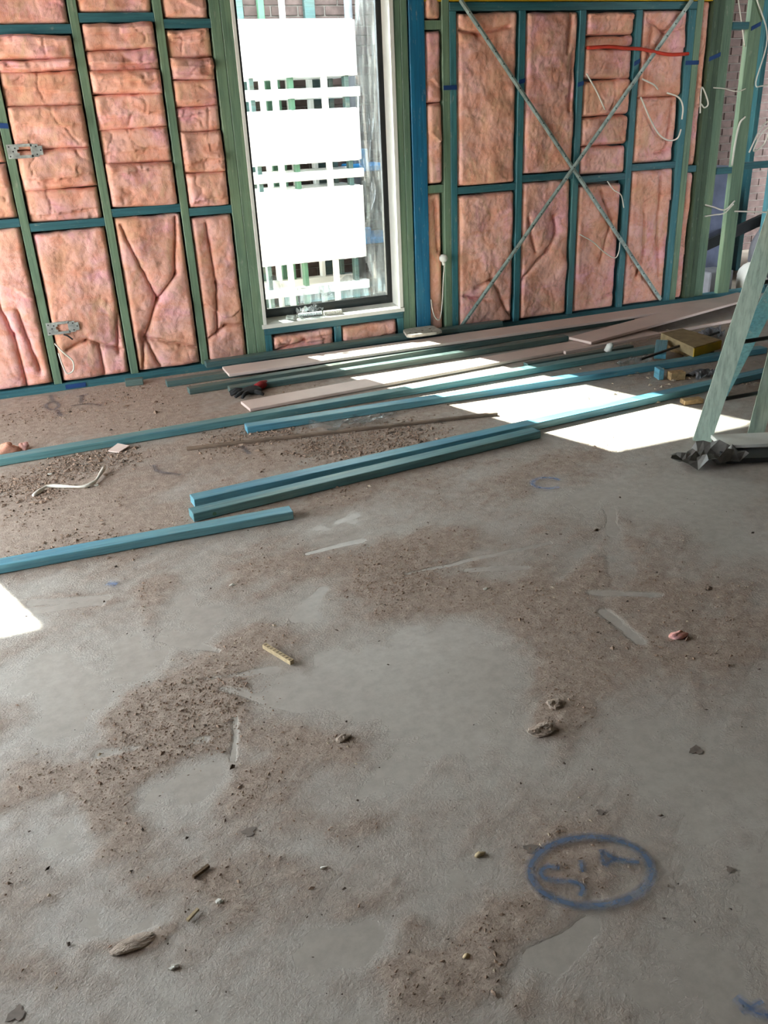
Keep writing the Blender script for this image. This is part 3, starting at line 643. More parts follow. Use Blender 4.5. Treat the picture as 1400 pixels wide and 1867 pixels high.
# ------------------------------------------------------------------ insulation batts
def batt(label, x0, x1, z0, z1, seed, creases=(), bulge=.045, back=.045, folds=0, cell=.0075, tilt=0.0, sag=0.0):
    g = .004; x0 += g; x1 -= g; r_ = np.random.default_rng(seed)
    nx_ = max(8, int((x1-x0)/cell)); nz_ = max(8, int((z1-z0)/cell))
    U, V = np.meshgrid(np.linspace(0, 1, nx_+1), np.linspace(0, 1, nz_+1))
    Wd, Hd = x1-x0, z1-z0; X = x0+U*Wd; Z = z0+V*Hd
    # ragged edges
    er = .010*(fbm(Z*9, Z*0+seed, 80, 3)-.5)*2; ex_ = np.exp(-((U)*Wd/.03)) - np.exp(-((1-U)*Wd/.03))
    X = X - np.abs(er)*-ex_*.5
    ez = .014*(fbm(X*9+seed, X*0, 84, 3)-.5)*2; Z = Z + ez*(np.exp(-V*Hd/.03)*-.2 + np.exp(-(1-V)*Hd/.03)*-1.0)*.8 + (tilt*(U-.5))
    du = np.minimum(U, 1-U)*Wd; dv = np.minimum(V, 1-V)*Hd
    r = .035; prof = np.sqrt(np.clip(1-np.clip(1-du/r, 0, 1)**2, 0, 1))*np.sqrt(np.clip(1-np.clip(1-dv/(r*.8), 0, 1)**2, 0, 1))
    big = fbm(X*5.5+seed*1.7, Z*5.5+seed*.9, 88, 3, .5)-.5; med = fbm(X*17+seed, Z*13, 92, 4, .6)-.5; fine = fbm(X*60+seed, Z*48, 96, 3, .6)-.5
    dep = bulge*prof*(1+.9*big) + prof*(.010*med + .006*fine)
    # ridged wrinkles
    rd = 1-np.abs(2*fbm(X*6+seed*3.1+1.2*big, Z*4.5+seed, 100, 3, .5)-1); dep -= prof*(.009 if z1-z0 < .3 else .003)*np.clip((rd-.92)/.08, 0, 1)**1.5
    for k in range(folds):
        zc = r_.uniform(.15, .85); am = r_.uniform(.010, .022); sl = r_.uniform(-.12, .12)
        t_ = (V-zc-sl*(U-.5)-.05*np.sin(U*5+seed))*Hd
        dep += prof*am*np.where(t_ > 0, np.exp(-t_/.05), -0.3*np.exp(t_/.02))
    for poly in creases:
        for a, b in zip(poly[:-1], poly[1:]):
            wob = .010*(fbm(X*22, Z*22, 104, 2)-.5)
            dist, _ = segdist(X+wob, Z+wob, (x0+a[0]*Wd, z0+a[1]*Hd), (x0+b[0]*Wd, z0+b[1]*Hd))
            dep -= prof*(.026*np.exp(-(dist/.007)**2) + .012*np.exp(-(dist/.025)**2))
    Y = WY + back - dep + sag*(V-.5)
    Y = np.minimum(Y, WY+.080)
    P = np.stack([X.ravel(), Y.ravel(), Z.ravel()], 1); n = nx_+1; N = len(P)
    i_, j_ = np.meshgrid(np.arange(nx_), np.arange(nz_)); q_ = (j_*n+i_).ravel()
    faces = np.stack([q_, q_+1, q_+n+1, q_+n], 1).tolist()
    ring = list(range(0, n)) + [k*n+nx_ for k in range(1, nz_+1)] + [nz_*n+k for k in range(nx_-1, -1, -1)] + [k*n for k in range(nz_-1, 0, -1)]
    bk = P[ring].copy(); bk[:, 1] = WY+WD; bv = list(range(N, N+len(ring)))
    for k in range(len(ring)):
        k2 = (k+1) % len(ring); faces.append([ring[k], bv[k], bv[k2], ring[k2]])
    faces.append(bv[::-1])
    org = ((x0+x1)/2, WY+.04, z0)
    me_ = bpy.data.meshes.new('insulation_batt'); me_.from_pydata((np.concatenate([P, bk])-np.array(org)).tolist(), [], faces); me_.update()
    me_.polygons.foreach_set('use_smooth', [True]*len(me_.polygons)); me_.materials.append(BATT)
    o = bpy.data.objects.new('insulation_batt', me_); COL.objects.link(o); o.location = org
    tag(o, label, 'insulation', 'pink insulation batts in the wall frame')
    return o
A_ = 'at the photo\'s left edge'
ORD = ['first', 'second', 'third', 'fourth', 'fifth', 'sixth', 'seventh']
def strips(bay, x0, x1, zs, seed, note=None):
    for k in range(len(zs)-1):
        batt('%s pink insulation strip below the upper nogging %s' % (ORD[k], bay), x0, x1, zs[k+1]-.004, zs[k]+.004, seed+k*7, folds=2 if k < 2 else 1,
             bulge=.040+.014*((k*5+seed) % 3), back=.046, tilt=.014*math.sin(seed+k*2.1))
bayB = 'in the bay with steel brackets'
bayC = 'midway between brackets and window'
bayD = 'touching the window\'s left stud'
for k, (z0_, z1_) in enumerate(((1.30, 1.60), (1.010, 1.294))): batt('%s pink insulation strip %s, above the middle nogging' % (('upper', 'lower')[k], A_), -.487, -.079, z0_, z1_, 300+k*7, folds=1)
strips(bayB, -.033, .378, [1.911, 1.795, 1.738, 1.570, 1.356, 1.149, .976], 320)
strips(bayC, .424, .822, [1.962, 1.835, 1.732, 1.616, 1.439, 1.258, 1.020], 340)
strips(bayD, .868, 1.129, [1.930, 1.785, 1.675, 1.538, 1.406, 1.183, .992], 360)
for nm, x0, x1, z, s in ((bayB, -.033, .378, 1.957, 2), (bayC, .424, .822, 2.008, 3), (bayD, .868, 1.129, 1.976, 4)):
    batt('pink insulation above the upper nogging '+nm, x0, x1, z, 2.45, 380+s, folds=3)
batt('tall pink batt below the middle nogging '+A_, -.487, -.079, .05, .960, 401, [((.62, .0), (.60, .35), (.50, .55), (.55, .95)), ((.85, .1), (.72, .5))], folds=1)
batt('tall pink batt behind the lower steel bracket', -.033, .378, .05, .925, 402, [((.15, .22), (.45, .27), (.95, .17)), ((.62, .02), (.62, .22)), ((.88, .15), (.95, .42))], folds=0, bulge=.055)
batt('tall pink batt with Y-shaped creases below the middle nogging', .424, .822, .05, .968, 403, [((.08, .95), (.45, .48)), ((.92, .98), (.78, .62), (.45, .46)), ((.45, .47), (.18, .22), (.35, .02)), ((.2, .22), (.95, .12)), ((.08, .02), (.15, .25))], folds=0, bulge=.055)
batt('tall pink batt low against the window\'s left stud', .868, 1.129, .05, .940, 404, [((.35, .95), (.42, .55), (.3, .2)), ((.1, .18), (.5, .25), (.95, .24))], folds=1, bulge=.05)
batt('shaded pink insulation under the window sill, left piece', 1.295, 1.730, .048, .165, 410, [((.0, .1), (.5, .55), (.98, .6))], folds=1, bulge=.05)
batt('shaded pink insulation under the window sill, right piece', 1.776, 2.186, .048, .172, 411, folds=1)
bayE = 'in the narrow slot right of the blue post'
batt('topmost pink insulation scrap '+bayE, 2.434, 2.553, 1.96, 2.36, 420, folds=2)
batt('upper pink insulation strip '+bayE, 2.434, 2.553, 1.50, 1.905, 421, folds=1, bulge=.05)
batt('middle pink insulation strip '+bayE, 2.434, 2.553, 1.02, 1.50, 422, folds=1, bulge=.05)
batt('long pink insulation strip hanging behind the white plug', 2.434, 2.545, .05, .962, 423, [((.6, .95), (.7, .6))], bulge=.03)
batt('large smooth pink batt right of the double stud, upper bay', 2.652, 3.092, .992, 2.002, 430, [((.05, .90), (.35, .88), (.85, .92))], bulge=.05)
batt('large pink batt crossed by both steel straps, upper bay', 3.142, 3.541, 1.036, 2.002, 431, [((.85, .98), (.80, .75)), ((.93, .75), (.88, .4))], bulge=.052)
zsH = [2.000, 1.861, 1.789, 1.600, 1.374, 1.186, 1.001]
for k in range(6):
    batt(['crumpled beige insulation fold tucked under the top plate', 'thin pink insulation fold above the red strap', 'pink insulation strip just below the red strap', 'tan insulation strip second below the red strap', 'pink insulation strip third below the red strap', 'pink insulation strip sitting on the nogging below the red strap'][k],
         3.591, 3.981, zsH[k+1]+.003, zsH[k]-.003, 440+k, folds=2 if k == 0 else 0, bulge=.05 if k != 1 else .04, tilt=.012*math.sin(k*2.3))
batt('upper pink batt behind the looping white cable, under the top plate', 4.031, 4.408, 1.478, 2.002, 450, [((.1, .9), (.5, .75), (.9, .8)), ((.15, .1), (.2, .8))], folds=1)
batt('lower pink batt behind the looping white cable, above the nogging', 4.031, 4.395, 1.054, 1.475, 451, [((.85, .9), (.8, .2)), ((.55, .15), (.95, .2))], folds=0)
batt('pink batt below the nogging beside the double stud', 2.652, 3.092, .05, .940, 460, [((.3, .3), (.6, .35), (.95, .05)), ((.1, .25), (.5, .2))], bulge=.048)
batt('pink batt below the nogging under the strap crossing', 3.142, 3.541, .05, .985, 461, [((.0, .3), (.55, .5), (.72, .62), (.68, .75)), ((.15, .75), (.3, .5))], bulge=.048)
batt('pink batt below the nogging with a bent white cable', 3.591, 3.965, .05, .935, 462, [((.5, .95), (.8, .7), (.6, .4)), ((.75, .1), (.95, .12))], bulge=.048)
batt('pink batt below the nogging beside the last blue stud', 4.031, 4.408, .05, 1.002, 463, [((.35, .7), (.4, .4), (.3, .2)), ((.68, .95), (.72, .5), (.85, .2))], bulge=.05, folds=1)
batt('upper pink sliver between the last blue stud and the dark posts', 4.526, 4.600, 1.014, 2.05, 470, bulge=.035, folds=2)
batt('lower pink sliver between the last blue stud and the dark posts', 4.526, 4.600, .05, .965, 471, bulge=.03, folds=1)
tag(MB().tube(smooth_path([(3.585, WY-.030, 1.787), (3.75, WY-.040, 1.79), (3.90, WY-.036, 1.778), (3.985, WY-.030, 1.775), (4.03, WY-.030, 1.770), (4.10, WY-.038, 1.757), (4.24, WY-.040, 1.735), (4.405, WY-.030, 1.737)]), .011, 8).build('red_strap', REDSTRAP, smooth=True), 'red strap tied across the pink insulation', 'strap')

# ------------------------------------------------------------------ things fixed to the wall frame
def cable(pts, y, label, r=.0055, mat=CABLE):
    P = smooth_path([(x, y + (yy if yy else 0), z) for x, z, *rest_ in pts for yy in [rest_[0] if rest_ else 0]], 6)
    return tag(MB().tube(P, r, 8).build('electrical_cable', mat, smooth=True), label, 'cable', 'white cables along the wall')
FY = WY-.040
cable([(3.585, 1.635), (3.673, 1.524), (3.743, 1.414)], FY, 'short straight white cable crossing the tan insulation strip')
cable([(4.030, 1.592), (4.130, 1.554), (4.183, 1.525, .02)], FY, 'stub of white cable poking out at the strap\'s upper right')
cable([(4.030, 1.480), (4.130, 1.330), (4.210, 1.238), (4.295, 1.195), (4.370, 1.205), (4.395, 1.262)], FY, 'long white cable loop hanging over the pink batt')
cable([(4.262, 1.500, .02), (4.348, 1.468), (4.393, 1.407), (4.395, 1.326)], FY, 'short curved white cable above the long cable loop')
cable([(4.553, 1.36), (4.545, 1.46), (4.545, 1.525), (4.584, 1.481), (4.615, 1.416), (4.585, 1.395), (4.553, 1.420)], WY-.035, 'small white cable loop on the narrow pink sliver', .005)
cable([(3.592, .615), (3.708, .553), (3.807, .474), (3.906, .422), (3.937, .463), (3.941, .532)], FY, 'bent white cable low on the pink batt under the nogging', .004)
cable([(3.800, .955), (3.855, .897), (3.923, .855), (3.954, .767)], FY, 'white cable end dropping from the nogging onto pink insulation', .004)
cable([(2.537, .52), (2.534, .47), (2.527, .41), (2.516, .25), (2.497, .142), (2.464, .150), (2.442, .206), (2.431, .282)], WY-.020, 'thin white lead looping down from the white plug', .0035)
cable([(-.030, .30), (.008, .241), (.050, .185), (.044, .128), (.006, .113), (-.010, .160), (-.020, .24)], WY-.040, 'looped white cable hanging below the lower steel bracket', .0045)
cable([(4.956, 2.060), (5.091, 1.823), (5.036, 1.545), (5.096, 1.518), (5.20, 1.535)], WY-.02, 'long white cable dropping over the right-hand bare studs', .005)
cable([(5.055, 1.074), (5.124, 1.214), (5.190, 1.278), (5.222, 1.247), (5.191, 1.128), (5.095, 1.083), (5.150, 1.200), (5.240, 1.260)], WY-.02, 'coiled white cable hooked on the right-hand bare stud', .006)
cable([(4.985, 1.32), (4.940, 1.274), (4.921, 1.141), (4.914, .991)], WY-.012, 'white cable hanging beside the bare stud down to its nogging', .007)
cable([(4.990, .662), (5.035, .659), (5.336, .628)], WY-.015, 'level white cable running right from the bare stud', .006)
cable([(4.700, .730), (4.777, .710), (4.890, .682), (4.975, .739)], WY-.02, 'white cable sagging between the dark posts and bare stud', .0055)
cable([(4.700, .650), (4.785, .654), (4.878, .659), (4.958, .717)], WY-.03, 'second white cable crossing below the sagging one', .005)
cable([(4.66, 1.52), (4.754, 1.511), (4.875, 1.489), (4.95, 1.505)], WY-.02, 'thin white cable strung between dark post and bare stud, high up', .004)
cable([(4.822, 2.080), (4.892, 1.893), (4.932, 1.774)], WY+.02, 'white cable slanting in front of the far brickwork', .004)
# plug
pg = empty('power_plug', (2.523, WY-.03, .50)); tag(pg, 'white round plug hanging in the slot beside the green stud', 'plug')
MB().tube([(2.523, WY-.012, .545), (2.523, WY-.022, .548), (2.523, WY-.048, .55), (2.523, WY-.056, .55)], .026, 16, rad=[.020, .026, .026, .021]).build('plug_body', WHITE, pg, smooth=True)
MB().tube([(2.523, WY-.03, .53), (2.528, WY-.028, .505)], .010, 10).build('cord_grip', WHITE, pg)
# steel mounting brackets
def bracket(cx, cz, label):
    b = empty('mounting_bracket', (cx, WY-.012, cz-.04)); tag(b, label, 'bracket')
    y0, y1 = WY-.030, WY-.0275; mb = MB()
    x0, x1, z0, z1 = cx-.085, cx+.075, cz-.036, cz+.036
    for q_ in ((x0, x0+.052, z0, z1), (x0+.052, cx+.045, z1-.015, z1), (x0+.052, cx+.045, z0, z0+.015), (cx+.036, x1, z0+.004, z1-.004), (x1, x1+.022, z0+.012, z1-.014), (x0+.052, x0+.062, z0+.015, z0+.028), (x0+.052, x0+.062, z1-.026, z1-.015)): mb.box(q_[0], q_[1], y0, y1, q_[2], q_[3])
    mb.build('plate', GALV, b)
    for px, pz in ((x0+.012, z0+.012), (x0+.012, z1-.012), (x0+.03, cz), (x0+.042, z1-.02), (x1-.010, z0+.016), (x1-.010, z1-.016), (x1+.012, cz)):
        MB().tube([(px, y0+.0005, pz), (px, y0-.002, pz)], .0042, 8).build('screw_hole', DARKPL, b)
bracket(.018, 1.352, 'galvanised mounting bracket high on the leftmost stud'); bracket(.028, .385, 'galvanised mounting bracket low on the leftmost stud')
tag(MB().tube(smooth_path([(.03, WY-.03, .345), (.05, WY-.035, .335), (.075, WY-.035, .310)]), .005, 8).build('electrical_cable', DARKPL, smooth=True), 'stub of black cable below the lower steel bracket', 'cable')

# ------------------------------------------------------------------ small hardware on the window sill
SZ = .2472
def perf_plate(x, y, z, L, W_, rot, tilt, label):
    o = MB(); n = 6
    for k in range(n+1): o.box(-L/2+k*L/n-.002, -L/2+k*L/n+.002, -W_/2, W_/2, 0, .0015)
    for k in range(4): o.box(-L/2, L/2, -W_/2+k*W_/3-.002, -W_/2+k*W_/3+.002, 0, .0015)
    ob = o.build('nail_plate', GALV, None, (0, 0, 0)); ob.location = (x, y, z); ob.rotation_euler = (tilt, 0, rot)
    tag(ob, label, 'nail plate', 'steel hardware on the window sill')
perf_plate(1.56, WY+.035, SZ+.001, .14, .06, .2, .0, 'galvanised nail plate lying flat under the others on the sill')
perf_plate(1.63, WY+.022, SZ+.004, .10, .05, -.1, .06, 'galvanised nail plate overlapping at the sill\'s front edge')
perf_plate(1.545, WY+.055, SZ+.014, .11, .05, .5, .35, 'tilted galvanised nail plate at the back of the sill pile')
for k, (x0, y0, x1, y1, n, lb) in enumerate(((1.505, WY+.062, 1.665, WY+.050, 16, 'ribbed steel coupling lying along the sill, left one'), (1.675, WY+.048, 1.80, WY+.040, 14, 'ribbed pale coupling lying along the sill, right one'), (1.425, WY+.06, 1.47, WY-.002, 9, 'small ribbed steel coupling set crosswise at the pile\'s left'))):
    P = []; R_ = []
    for a in range(n*2+1):
        t_ = a/(n*2); P.append((x0+(x1-x0)*t_, y0+(y1-y0)*t_, SZ+.0175)); R_.append(.0165 if a % 2 else .0125)
    tag(MB().tube(P, .016, 12, rad=R_).build('ribbed_coupling', GALV if k != 1 else CABLE), lb, 'coupling', 'steel hardware on the window sill')
tag(crumple('plastic_bag', 1.575, WY+.040, SZ+.032, .15, .05, .06, FILM, 3, 0, 14, 8), 'crumpled clear plastic bag on the sill hardware', 'plastic bag')

# ------------------------------------------------------------------ timbers and boards on the floor
def timber(name, label, A, B, wd, h, z0=0.0, z1=None, mat=TEALF, cat='timber', group='loose framing timbers on the floor', bow=0.0, c=.0022):
    """A, B: ends of the near lower edge on plan; z0, z1 the underside at each end"""
    if z1 is None: z1 = z0
    a = Vector((A[0], A[1], z0)); b = Vector((B[0], B[1], z1)); d = b-a; L = d.length
    mb = MB().bbox(0, L, 0, wd, 0, h, c)
    o = mb.build(name, mat, None, (0, 0, 0)); o.location = a + Vector((0, 0, .003))
    o.rotation_euler = (0, -math.asin((z1-z0)/L), math.atan2(d.y, d.x))
    return tag(o, label, cat, group)
H_ = .036; W_ = .068
timber('framing_timber', 'single blue timber nearest the camera, running off the left edge', (-.80, 3.037), (.727, 2.986), .064, .034, mat=BLUEF)
front_timber = timber('framing_timber', 'front timber of the touching blue pair, with a green dot', (.360, 3.143), (2.055, 3.330), W_, H_, mat=TEALF)
timber('framing_timber', 'rear timber of the blue pair, running on under the ladder', (.388, 3.283), (3.98, 3.606), W_, H_, mat=BLUEF)
timber('framing_timber', 'longest teal timber, from the left edge to beside the chipboard', (-.85, 4.190), (3.522, 4.336), W_, H_, mat=TEALF)
timber('framing_timber', 'light blue timber with a plastic scrap against it', (.798, 4.085), (4.05, 3.978), W_, H_, mat=BLUEF)
timber('thin_batten', 'thin brown batten lying in the sawdust', (.472, 3.985), (2.039, 3.728), .022, .014, mat=DUSTW, cat='batten', group=None)
timber('framing_timber', 'weathered timber end jutting out nearest the wall plate', (.556, 5.168), (2.75, 5.185), W_, H_, mat=DKTEALF)
timber('framing_timber', 'dark timber under the long pink board', (.652, 4.935), (3.93, 5.140), .06, H_, mat=DKTEALF)
timber('framing_timber', 'weathered timber behind the black glove', (.871, 4.832), (3.20, 4.878), .06, H_, mat=DKTEALF)
timber('framing_timber', 'dark timber lying on blocks along the wall plate', (.83, 5.318), (2.95, 5.335), W_, H_, z0=.045, mat=DKTEALF)
for k, x in enumerate((1.0, 2.6)): tag(MB().bbox(x, x+.12, 5.315, 5.385, .001, .047, .003).build('timber_offcut', DKTEALF), 'timber packer under the wall-side timber, %s end' % ('left', 'right')[k], 'offcut')
timber('pink_board', 'long pink board lying on timbers along the wall', (.918, 5.060), (4.95, 5.075), .20, .018, z0=.038, mat=PINKB, cat='board', group='pink boards on the floor')
timber('pink_board', 'pink board flat on the concrete beyond the glove', (.895, 4.432), (3.80, 4.700), .165, .018, z0=.001, mat=PINKB, cat='board', group='pink boards on the floor')
timber('pink_board', 'slanting pink board with its end over the wall-side board', (3.22, 4.640), (5.00, 5.055), .20, .018, z0=.024, z1=.062, mat=PINKB, cat='board', group='pink boards on the floor')
timber('thin_batten', 'thin pale batten below the slanting pink board', (2.95, 4.52), (4.75, 4.68), .025, .02, z0=.022, z1=.03, mat=PINKB, cat='batten', group=None)
timber('framing_timber', 'short grey timber with a white cap on it', (2.62, 4.42), (3.42, 4.46), .05, .03, mat=DKTEALF)
timber('black_board', 'black board on the floor beside the crumpled flashing', (2.575, 2.665), (3.05, 2.47), .12, .022, z0=.004, mat=DARKPL, cat='board', group=None)
timber('grey_board', 'pale grey board lying behind the black board', (2.63, 2.76), (3.15, 2.56), .14, .018, z0=.03, z1=.03, mat=WHITE, cat='board', group=None)
for k, (x, y) in enumerate(((2.74, 2.80), (3.02, 2.70))): tag(MB().bbox(x, x+.06, y-.02, y+.03, .003, .031, .003).build('timber_offcut', DKTEALF), 'packer under the pale grey board, %s one' % ('left', 'right')[k], 'offcut')
timber('timber_offcut', 'small dark offcut at the foot of the bracket bay\'s right stud', (.325, 5.315), (.43, 5.302), .05, .04, mat=DKTEALF, cat='offcut', group=None)
timber('timber_offcut', 'light blue offcut propped against the chipboard block', (3.40, 4.12), (3.56, 4.31), .07, .03, z0=.02, z1=.05, mat=BLUEF, cat='offcut', group=None)
timber('timber_offcut', 'chipboard cube offcut between the two blue timbers', (3.178, 3.79), (3.262, 3.77), .06, .045, mat=OSB, cat='offcut', group=None)
timber('timber_offcut', 'small tan wedge beside the ladder foot', (2.955, 3.40), (3.06, 3.38), .05, .025, mat=OSB, cat='offcut', group=None)
timber('timber_offcut', 'narrow pale blue stick standing by the chipboard cube', (3.16, 3.83), (3.18, 3.90), .03, .06, mat=BLUEF, cat='offcut', group=None)
# chipboard block with yellow side
yb = empty('chipboard_block', (3.68, 4.26, .03)); tag(yb, 'thick tan block with yellow edges among the offcuts', 'block')
pts = [(3.526, 4.03), (3.79, 4.10), (3.79, 4.46), (3.60, 4.43)]
mb = MB(); mb.v = [(x, y, .040) for x, y in pts]+[(x, y, .094) for x, y in pts]; mb.f = [(3,2,1,0), (0,1,5,4), (1,2,6,5), (2,3,7,6), (3,0,4,7)]; mb.f.append((4,5,6,7)); mb.build('core', TANTOP, yb)
MB().hexa([(3.528, 4.026, .041), (3.793, 4.096, .041), (3.791, 4.101, .041), (3.526, 4.031, .041), (3.528, 4.026, .093), (3.793, 4.096, .093), (3.791, 4.101, .093), (3.526, 4.031, .093)]).build('yellow_edge', YELLOW, yb)
mb = MB(); mb.v = [(x, y, .0935) for x, y in pts]+[(x, y, .098) for x, y in pts]; mb.f = [(3,2,1,0), (4,5,6,7), (0,1,5,4), (1,2,6,5), (2,3,7,6), (3,0,4,7)]; mb.build('dusty_top', TANTOP, yb)
tag(MB().bbox(3.60, 3.75, 4.10, 4.40, .001, .0405, .003).build('timber_offcut', OSB), 'packer hidden below the yellow-edged block', 'offcut')
# grey pad at the foot of the blue post
mb = MB(); P = [(2.175, 5.255), (2.20, 5.225), (2.38, 5.222), (2.43, 5.245), (2.44, 5.40), (2.42, 5.425), (2.24, 5.425), (2.21, 5.40)]
mb.v = [(x, y, .084) for x, y in P]+[(x, y, .102) for x, y in P]; n = 8; mb.f = [tuple(range(n))[::-1], tuple(range(n, 2*n))]+[(k, (k+1) % n, n+(k+1) % n, n+k) for k in range(n)]
gp = empty('stained_pad', (2.31, 5.32, .084)); tag(gp, 'stained grey pad lying at the foot of the blue post', 'pad'); mb.build('slab', PAD, gp)
for k, (x, y, r) in enumerate(((2.25, 5.27, .012), (2.31, 5.30, .008), (2.36, 5.26, .007), (2.22, 5.30, .006), (2.38, 5.33, .009))):
    MB().tube([(x, y, .1015), (x, y, .1028)], r, 9).build('dark_spot', DARKCHIP, gp)
# white cap
tag(MB().tube([(3.19, 4.42, .035), (3.20, 4.41, .072), (3.21, 4.40, .085)], .022, 10, rad=[.024, .022, .012]).build('white_cap_piece', WHITE, smooth=True), 'white plastic cap standing on the short grey timber', 'cap')
# green dot on the front timber end
o = MB().tube([(.445, 3.1535, .018), (.445, 3.1505, .018)], .008, 12).build('grade_sticker', GREENP); o.parent = front_timber; o.matrix_parent_inverse = front_timber.matrix_basis.inverted(); o['label'] = 'small green round sticker'

# ------------------------------------------------------------------ ladder and leaning timber
ld = empty('trestle_ladder', (2.85, 2.94, 0)); tag(ld, 'pale timber trestle ladder with thin steel rungs at the right edge', 'ladder')
TOPP = (3.19, 2.94, 1.92)
MB().beam((2.676, 2.94, .0), (3.165, 2.94, 1.86), .028, .080, (.74, -.68, -.2)).build('rail', PALEZ, ld)
MB().beam((2.955, 2.90, .0), (3.215, 2.90, 1.86), .028, .07, (.74, -.68, -.1)).build('rail', PALEZ, ld)
for z in (.19, .446, .70, .96, 1.22, 1.48): MB().tube([(2.676+.263*z+.02, 2.945, z), (2.955+.14*z+(.10 if z < .8 else 0), 2.925, z+.004)], .010, 8).build('rung', DARKPL, ld, smooth=True)
MB().bbox(3.06, 3.34, 2.86, 3.02, 1.86, 1.89, .004).build('top_platform', PALEZ, ld)
o = MB().beam((3.186, 3.42, .0), (4.14, 3.42, 1.82), .035, .075, (.74, -.68, -.38)).build('leaning_timber', TEALF); tag(o, 'teal timber leaning behind the ladder', 'timber')

# ------------------------------------------------------------------ scraps
gl = empty('work_glove', (.99, 4.78, 0)); tag(gl, 'black work glove with a dark red cuff on the dusty floor', 'glove')
gb = MB(); gb.blob((.985, 4.775, .024), (.062, .050, .022), 2, 16, 10, .06)
for k, (a0, L) in enumerate(((2.6, .075), (2.95, .085), (3.3, .085), (3.65, .07))):
    bx, by = .985-.045+.004*k, 4.775+.038-.025*k
    gb.tube([(bx, by, .022), (bx+L*.5*math.cos(a0+.4), by+L*.5*math.sin(a0+.4), .026), (bx+L*math.cos(a0+.4), by+L*math.sin(a0+.4), .014)], .012, 10, rad=[.0125, .0125, .009])
gb.tube([(1.00, 4.735, .022), (1.015, 4.70, .024), (1.035, 4.685, .014)], .012, 10, rad=[.013, .012, .009])
gb.build('glove_body', GLOVE, gl, smooth=True)
MB().tube([(1.02, 4.80, .026), (1.06, 4.835, .028), (1.095, 4.865, .024)], .03, 14, rad=[.022, .025, .021]).build('cuff', REDCUFF, gl, smooth=True)
def lump(name, label, cat, x, y, r, mat, seed, z=None, jag=.25, group=None, nu=12, nv=8):
    return tag(MB().blob((x, y, (r[2]*.6 if z is None else z)), r, seed, nu, nv, jag).build(name, mat, smooth=mat not in (WHITE, CLOD)), label, cat, group)
lump('insulation_scrap', 'scrap of pink insulation at the left edge behind the long timber', 'scrap', -.345, 4.395, (.055, .035, .03), BATT, 3, nu=20, nv=14)
lump('insulation_scrap', 'small pink insulation scrap beside the first one', 'scrap', -.268, 4.415, (.022, .025, .022), BATT, 8, nu=16, nv=10)
lump('insulation_scrap', 'lone pink insulation scrap out on the open concrete', 'scrap', 1.527, 1.678, (.030, .014, .011), BATT, 5, nu=20, nv=14)
tag(MB().hexa([(.118, 4.165, .003), (.165, 4.115, .003), (.222, 4.168, .010), (.172, 4.215, .016), (.118, 4.165, .008), (.165, 4.115, .008), (.222, 4.168, .015), (.172, 4.215, .021)]).build('board_chip', PINKB), 'square pinkish board chip beside the long teal timber', 'chip')
P = smooth_path([(-.235, 3.735, .006), (-.20, 3.775, .012), (-.17, 3.800, .014), (-.10, 3.765, .012), (-.03, 3.725, .012), (.02, 3.745, .014), (.045, 3.800, .016), (.078, 3.885, .022)], 6)
tag(MB().tube(P, .007, 8, rad=[.0075+.002*math.sin(k*.5) for k in range(len(P))]).build('white_strip', CABLE, smooth=True), 'bent white strip lying in the dust on the left', 'strip')
tag(crumple('plastic_scrap', 1.34, 3.955, .004, .40, .09, .05, FILM, 6, .05, 26, 10), 'torn clear plastic scrap beside the light blue timber', 'plastic scrap')
tag(crumple('plastic_scrap', 3.20, 4.18, .004, .22, .10, .05, FILM, 9, .1, 18, 10), 'clear plastic scrap in front of the blue offcut', 'plastic scrap')
tag(crumple('metal_flashing', 2.52, 2.735, .003, .26, .17, .10, SHEETM, 4, -.45, 9, 6), 'crumpled dark metal flashing at the ladder foot', 'flashing')
tag(crumple('plastic_wrap', 3.42, 3.80, .003, .20, .10, .04, GREYBAG, 11, .1, 16, 10), 'crumpled pale wrap between the blue timbers at the right', 'wrap')
tag(crumple('plastic_wrap', 4.05, 4.50, .003, .24, .14, .06, GREYBAG, 13, .3, 18, 10), 'crumpled pale wrap behind the yellow-edged block', 'wrap')
o = MB().beam((3.20, 4.10, .055), (3.95, 4.30, .085), .012, .012).build('thin_rod', DARKPL); tag(o, 'thin dark rod lying across the offcuts by the chipboard block', 'rod')
o = MB().beam((.395, 2.150, .010), (.447, 2.030, .010), .013, .014).build('wood_stick', WOODCHIP); tag(o, 'notched wood stick lying alone on the dust patch', 'stick')
mb = MB()
for k in range(9): q_ = .06+.11*k; mb.box(.395+.052*q_-.0045, .395+.052*q_+.0045, 2.150-.12*q_-.002, 2.150-.12*q_+.002, .0155, .0172)
mb.build('notches', DARKCHIP, o)
lump('mortar_clod', 'larger dried mortar clod on the right-hand concrete', 'clod', .945, 1.480, (.036, .020, .010), CLOD, 4, nu=34, nv=20, jag=.24)
lump('mortar_clod', 'smaller dried mortar clod behind the larger one', 'clod', 1.030, 1.556, (.023, .017, .009), CLOD, 7, nu=30, nv=18, jag=.24)
lump('mortar_clod', 'flat mortar smear near the bottom left of the floor', 'clod', -.092, 1.262, (.042, .017, .006), CLOD, 9, nu=40, nv=18, jag=.13)
lump('mortar_clod', 'crumbly brown clod left of the mortar clods', 'clod', .475, 1.66, (.018, .012, .007), CLOD, 14, nu=26, nv=16, jag=.24)
tag(MB().beam((.045, 1.372, .006), (.081, 1.390, .006), .007, .007).build('wood_splinter', DARKCHIP), 'dark wood splinter on clean concrete, lower left', 'splinter')
tag(MB().beam((.015, 1.270, .006), (.040, 1.288, .007), .006, .005).build('wood_splinter', WOODCHIP), 'pale wood splinter above the mortar smear', 'splinter')
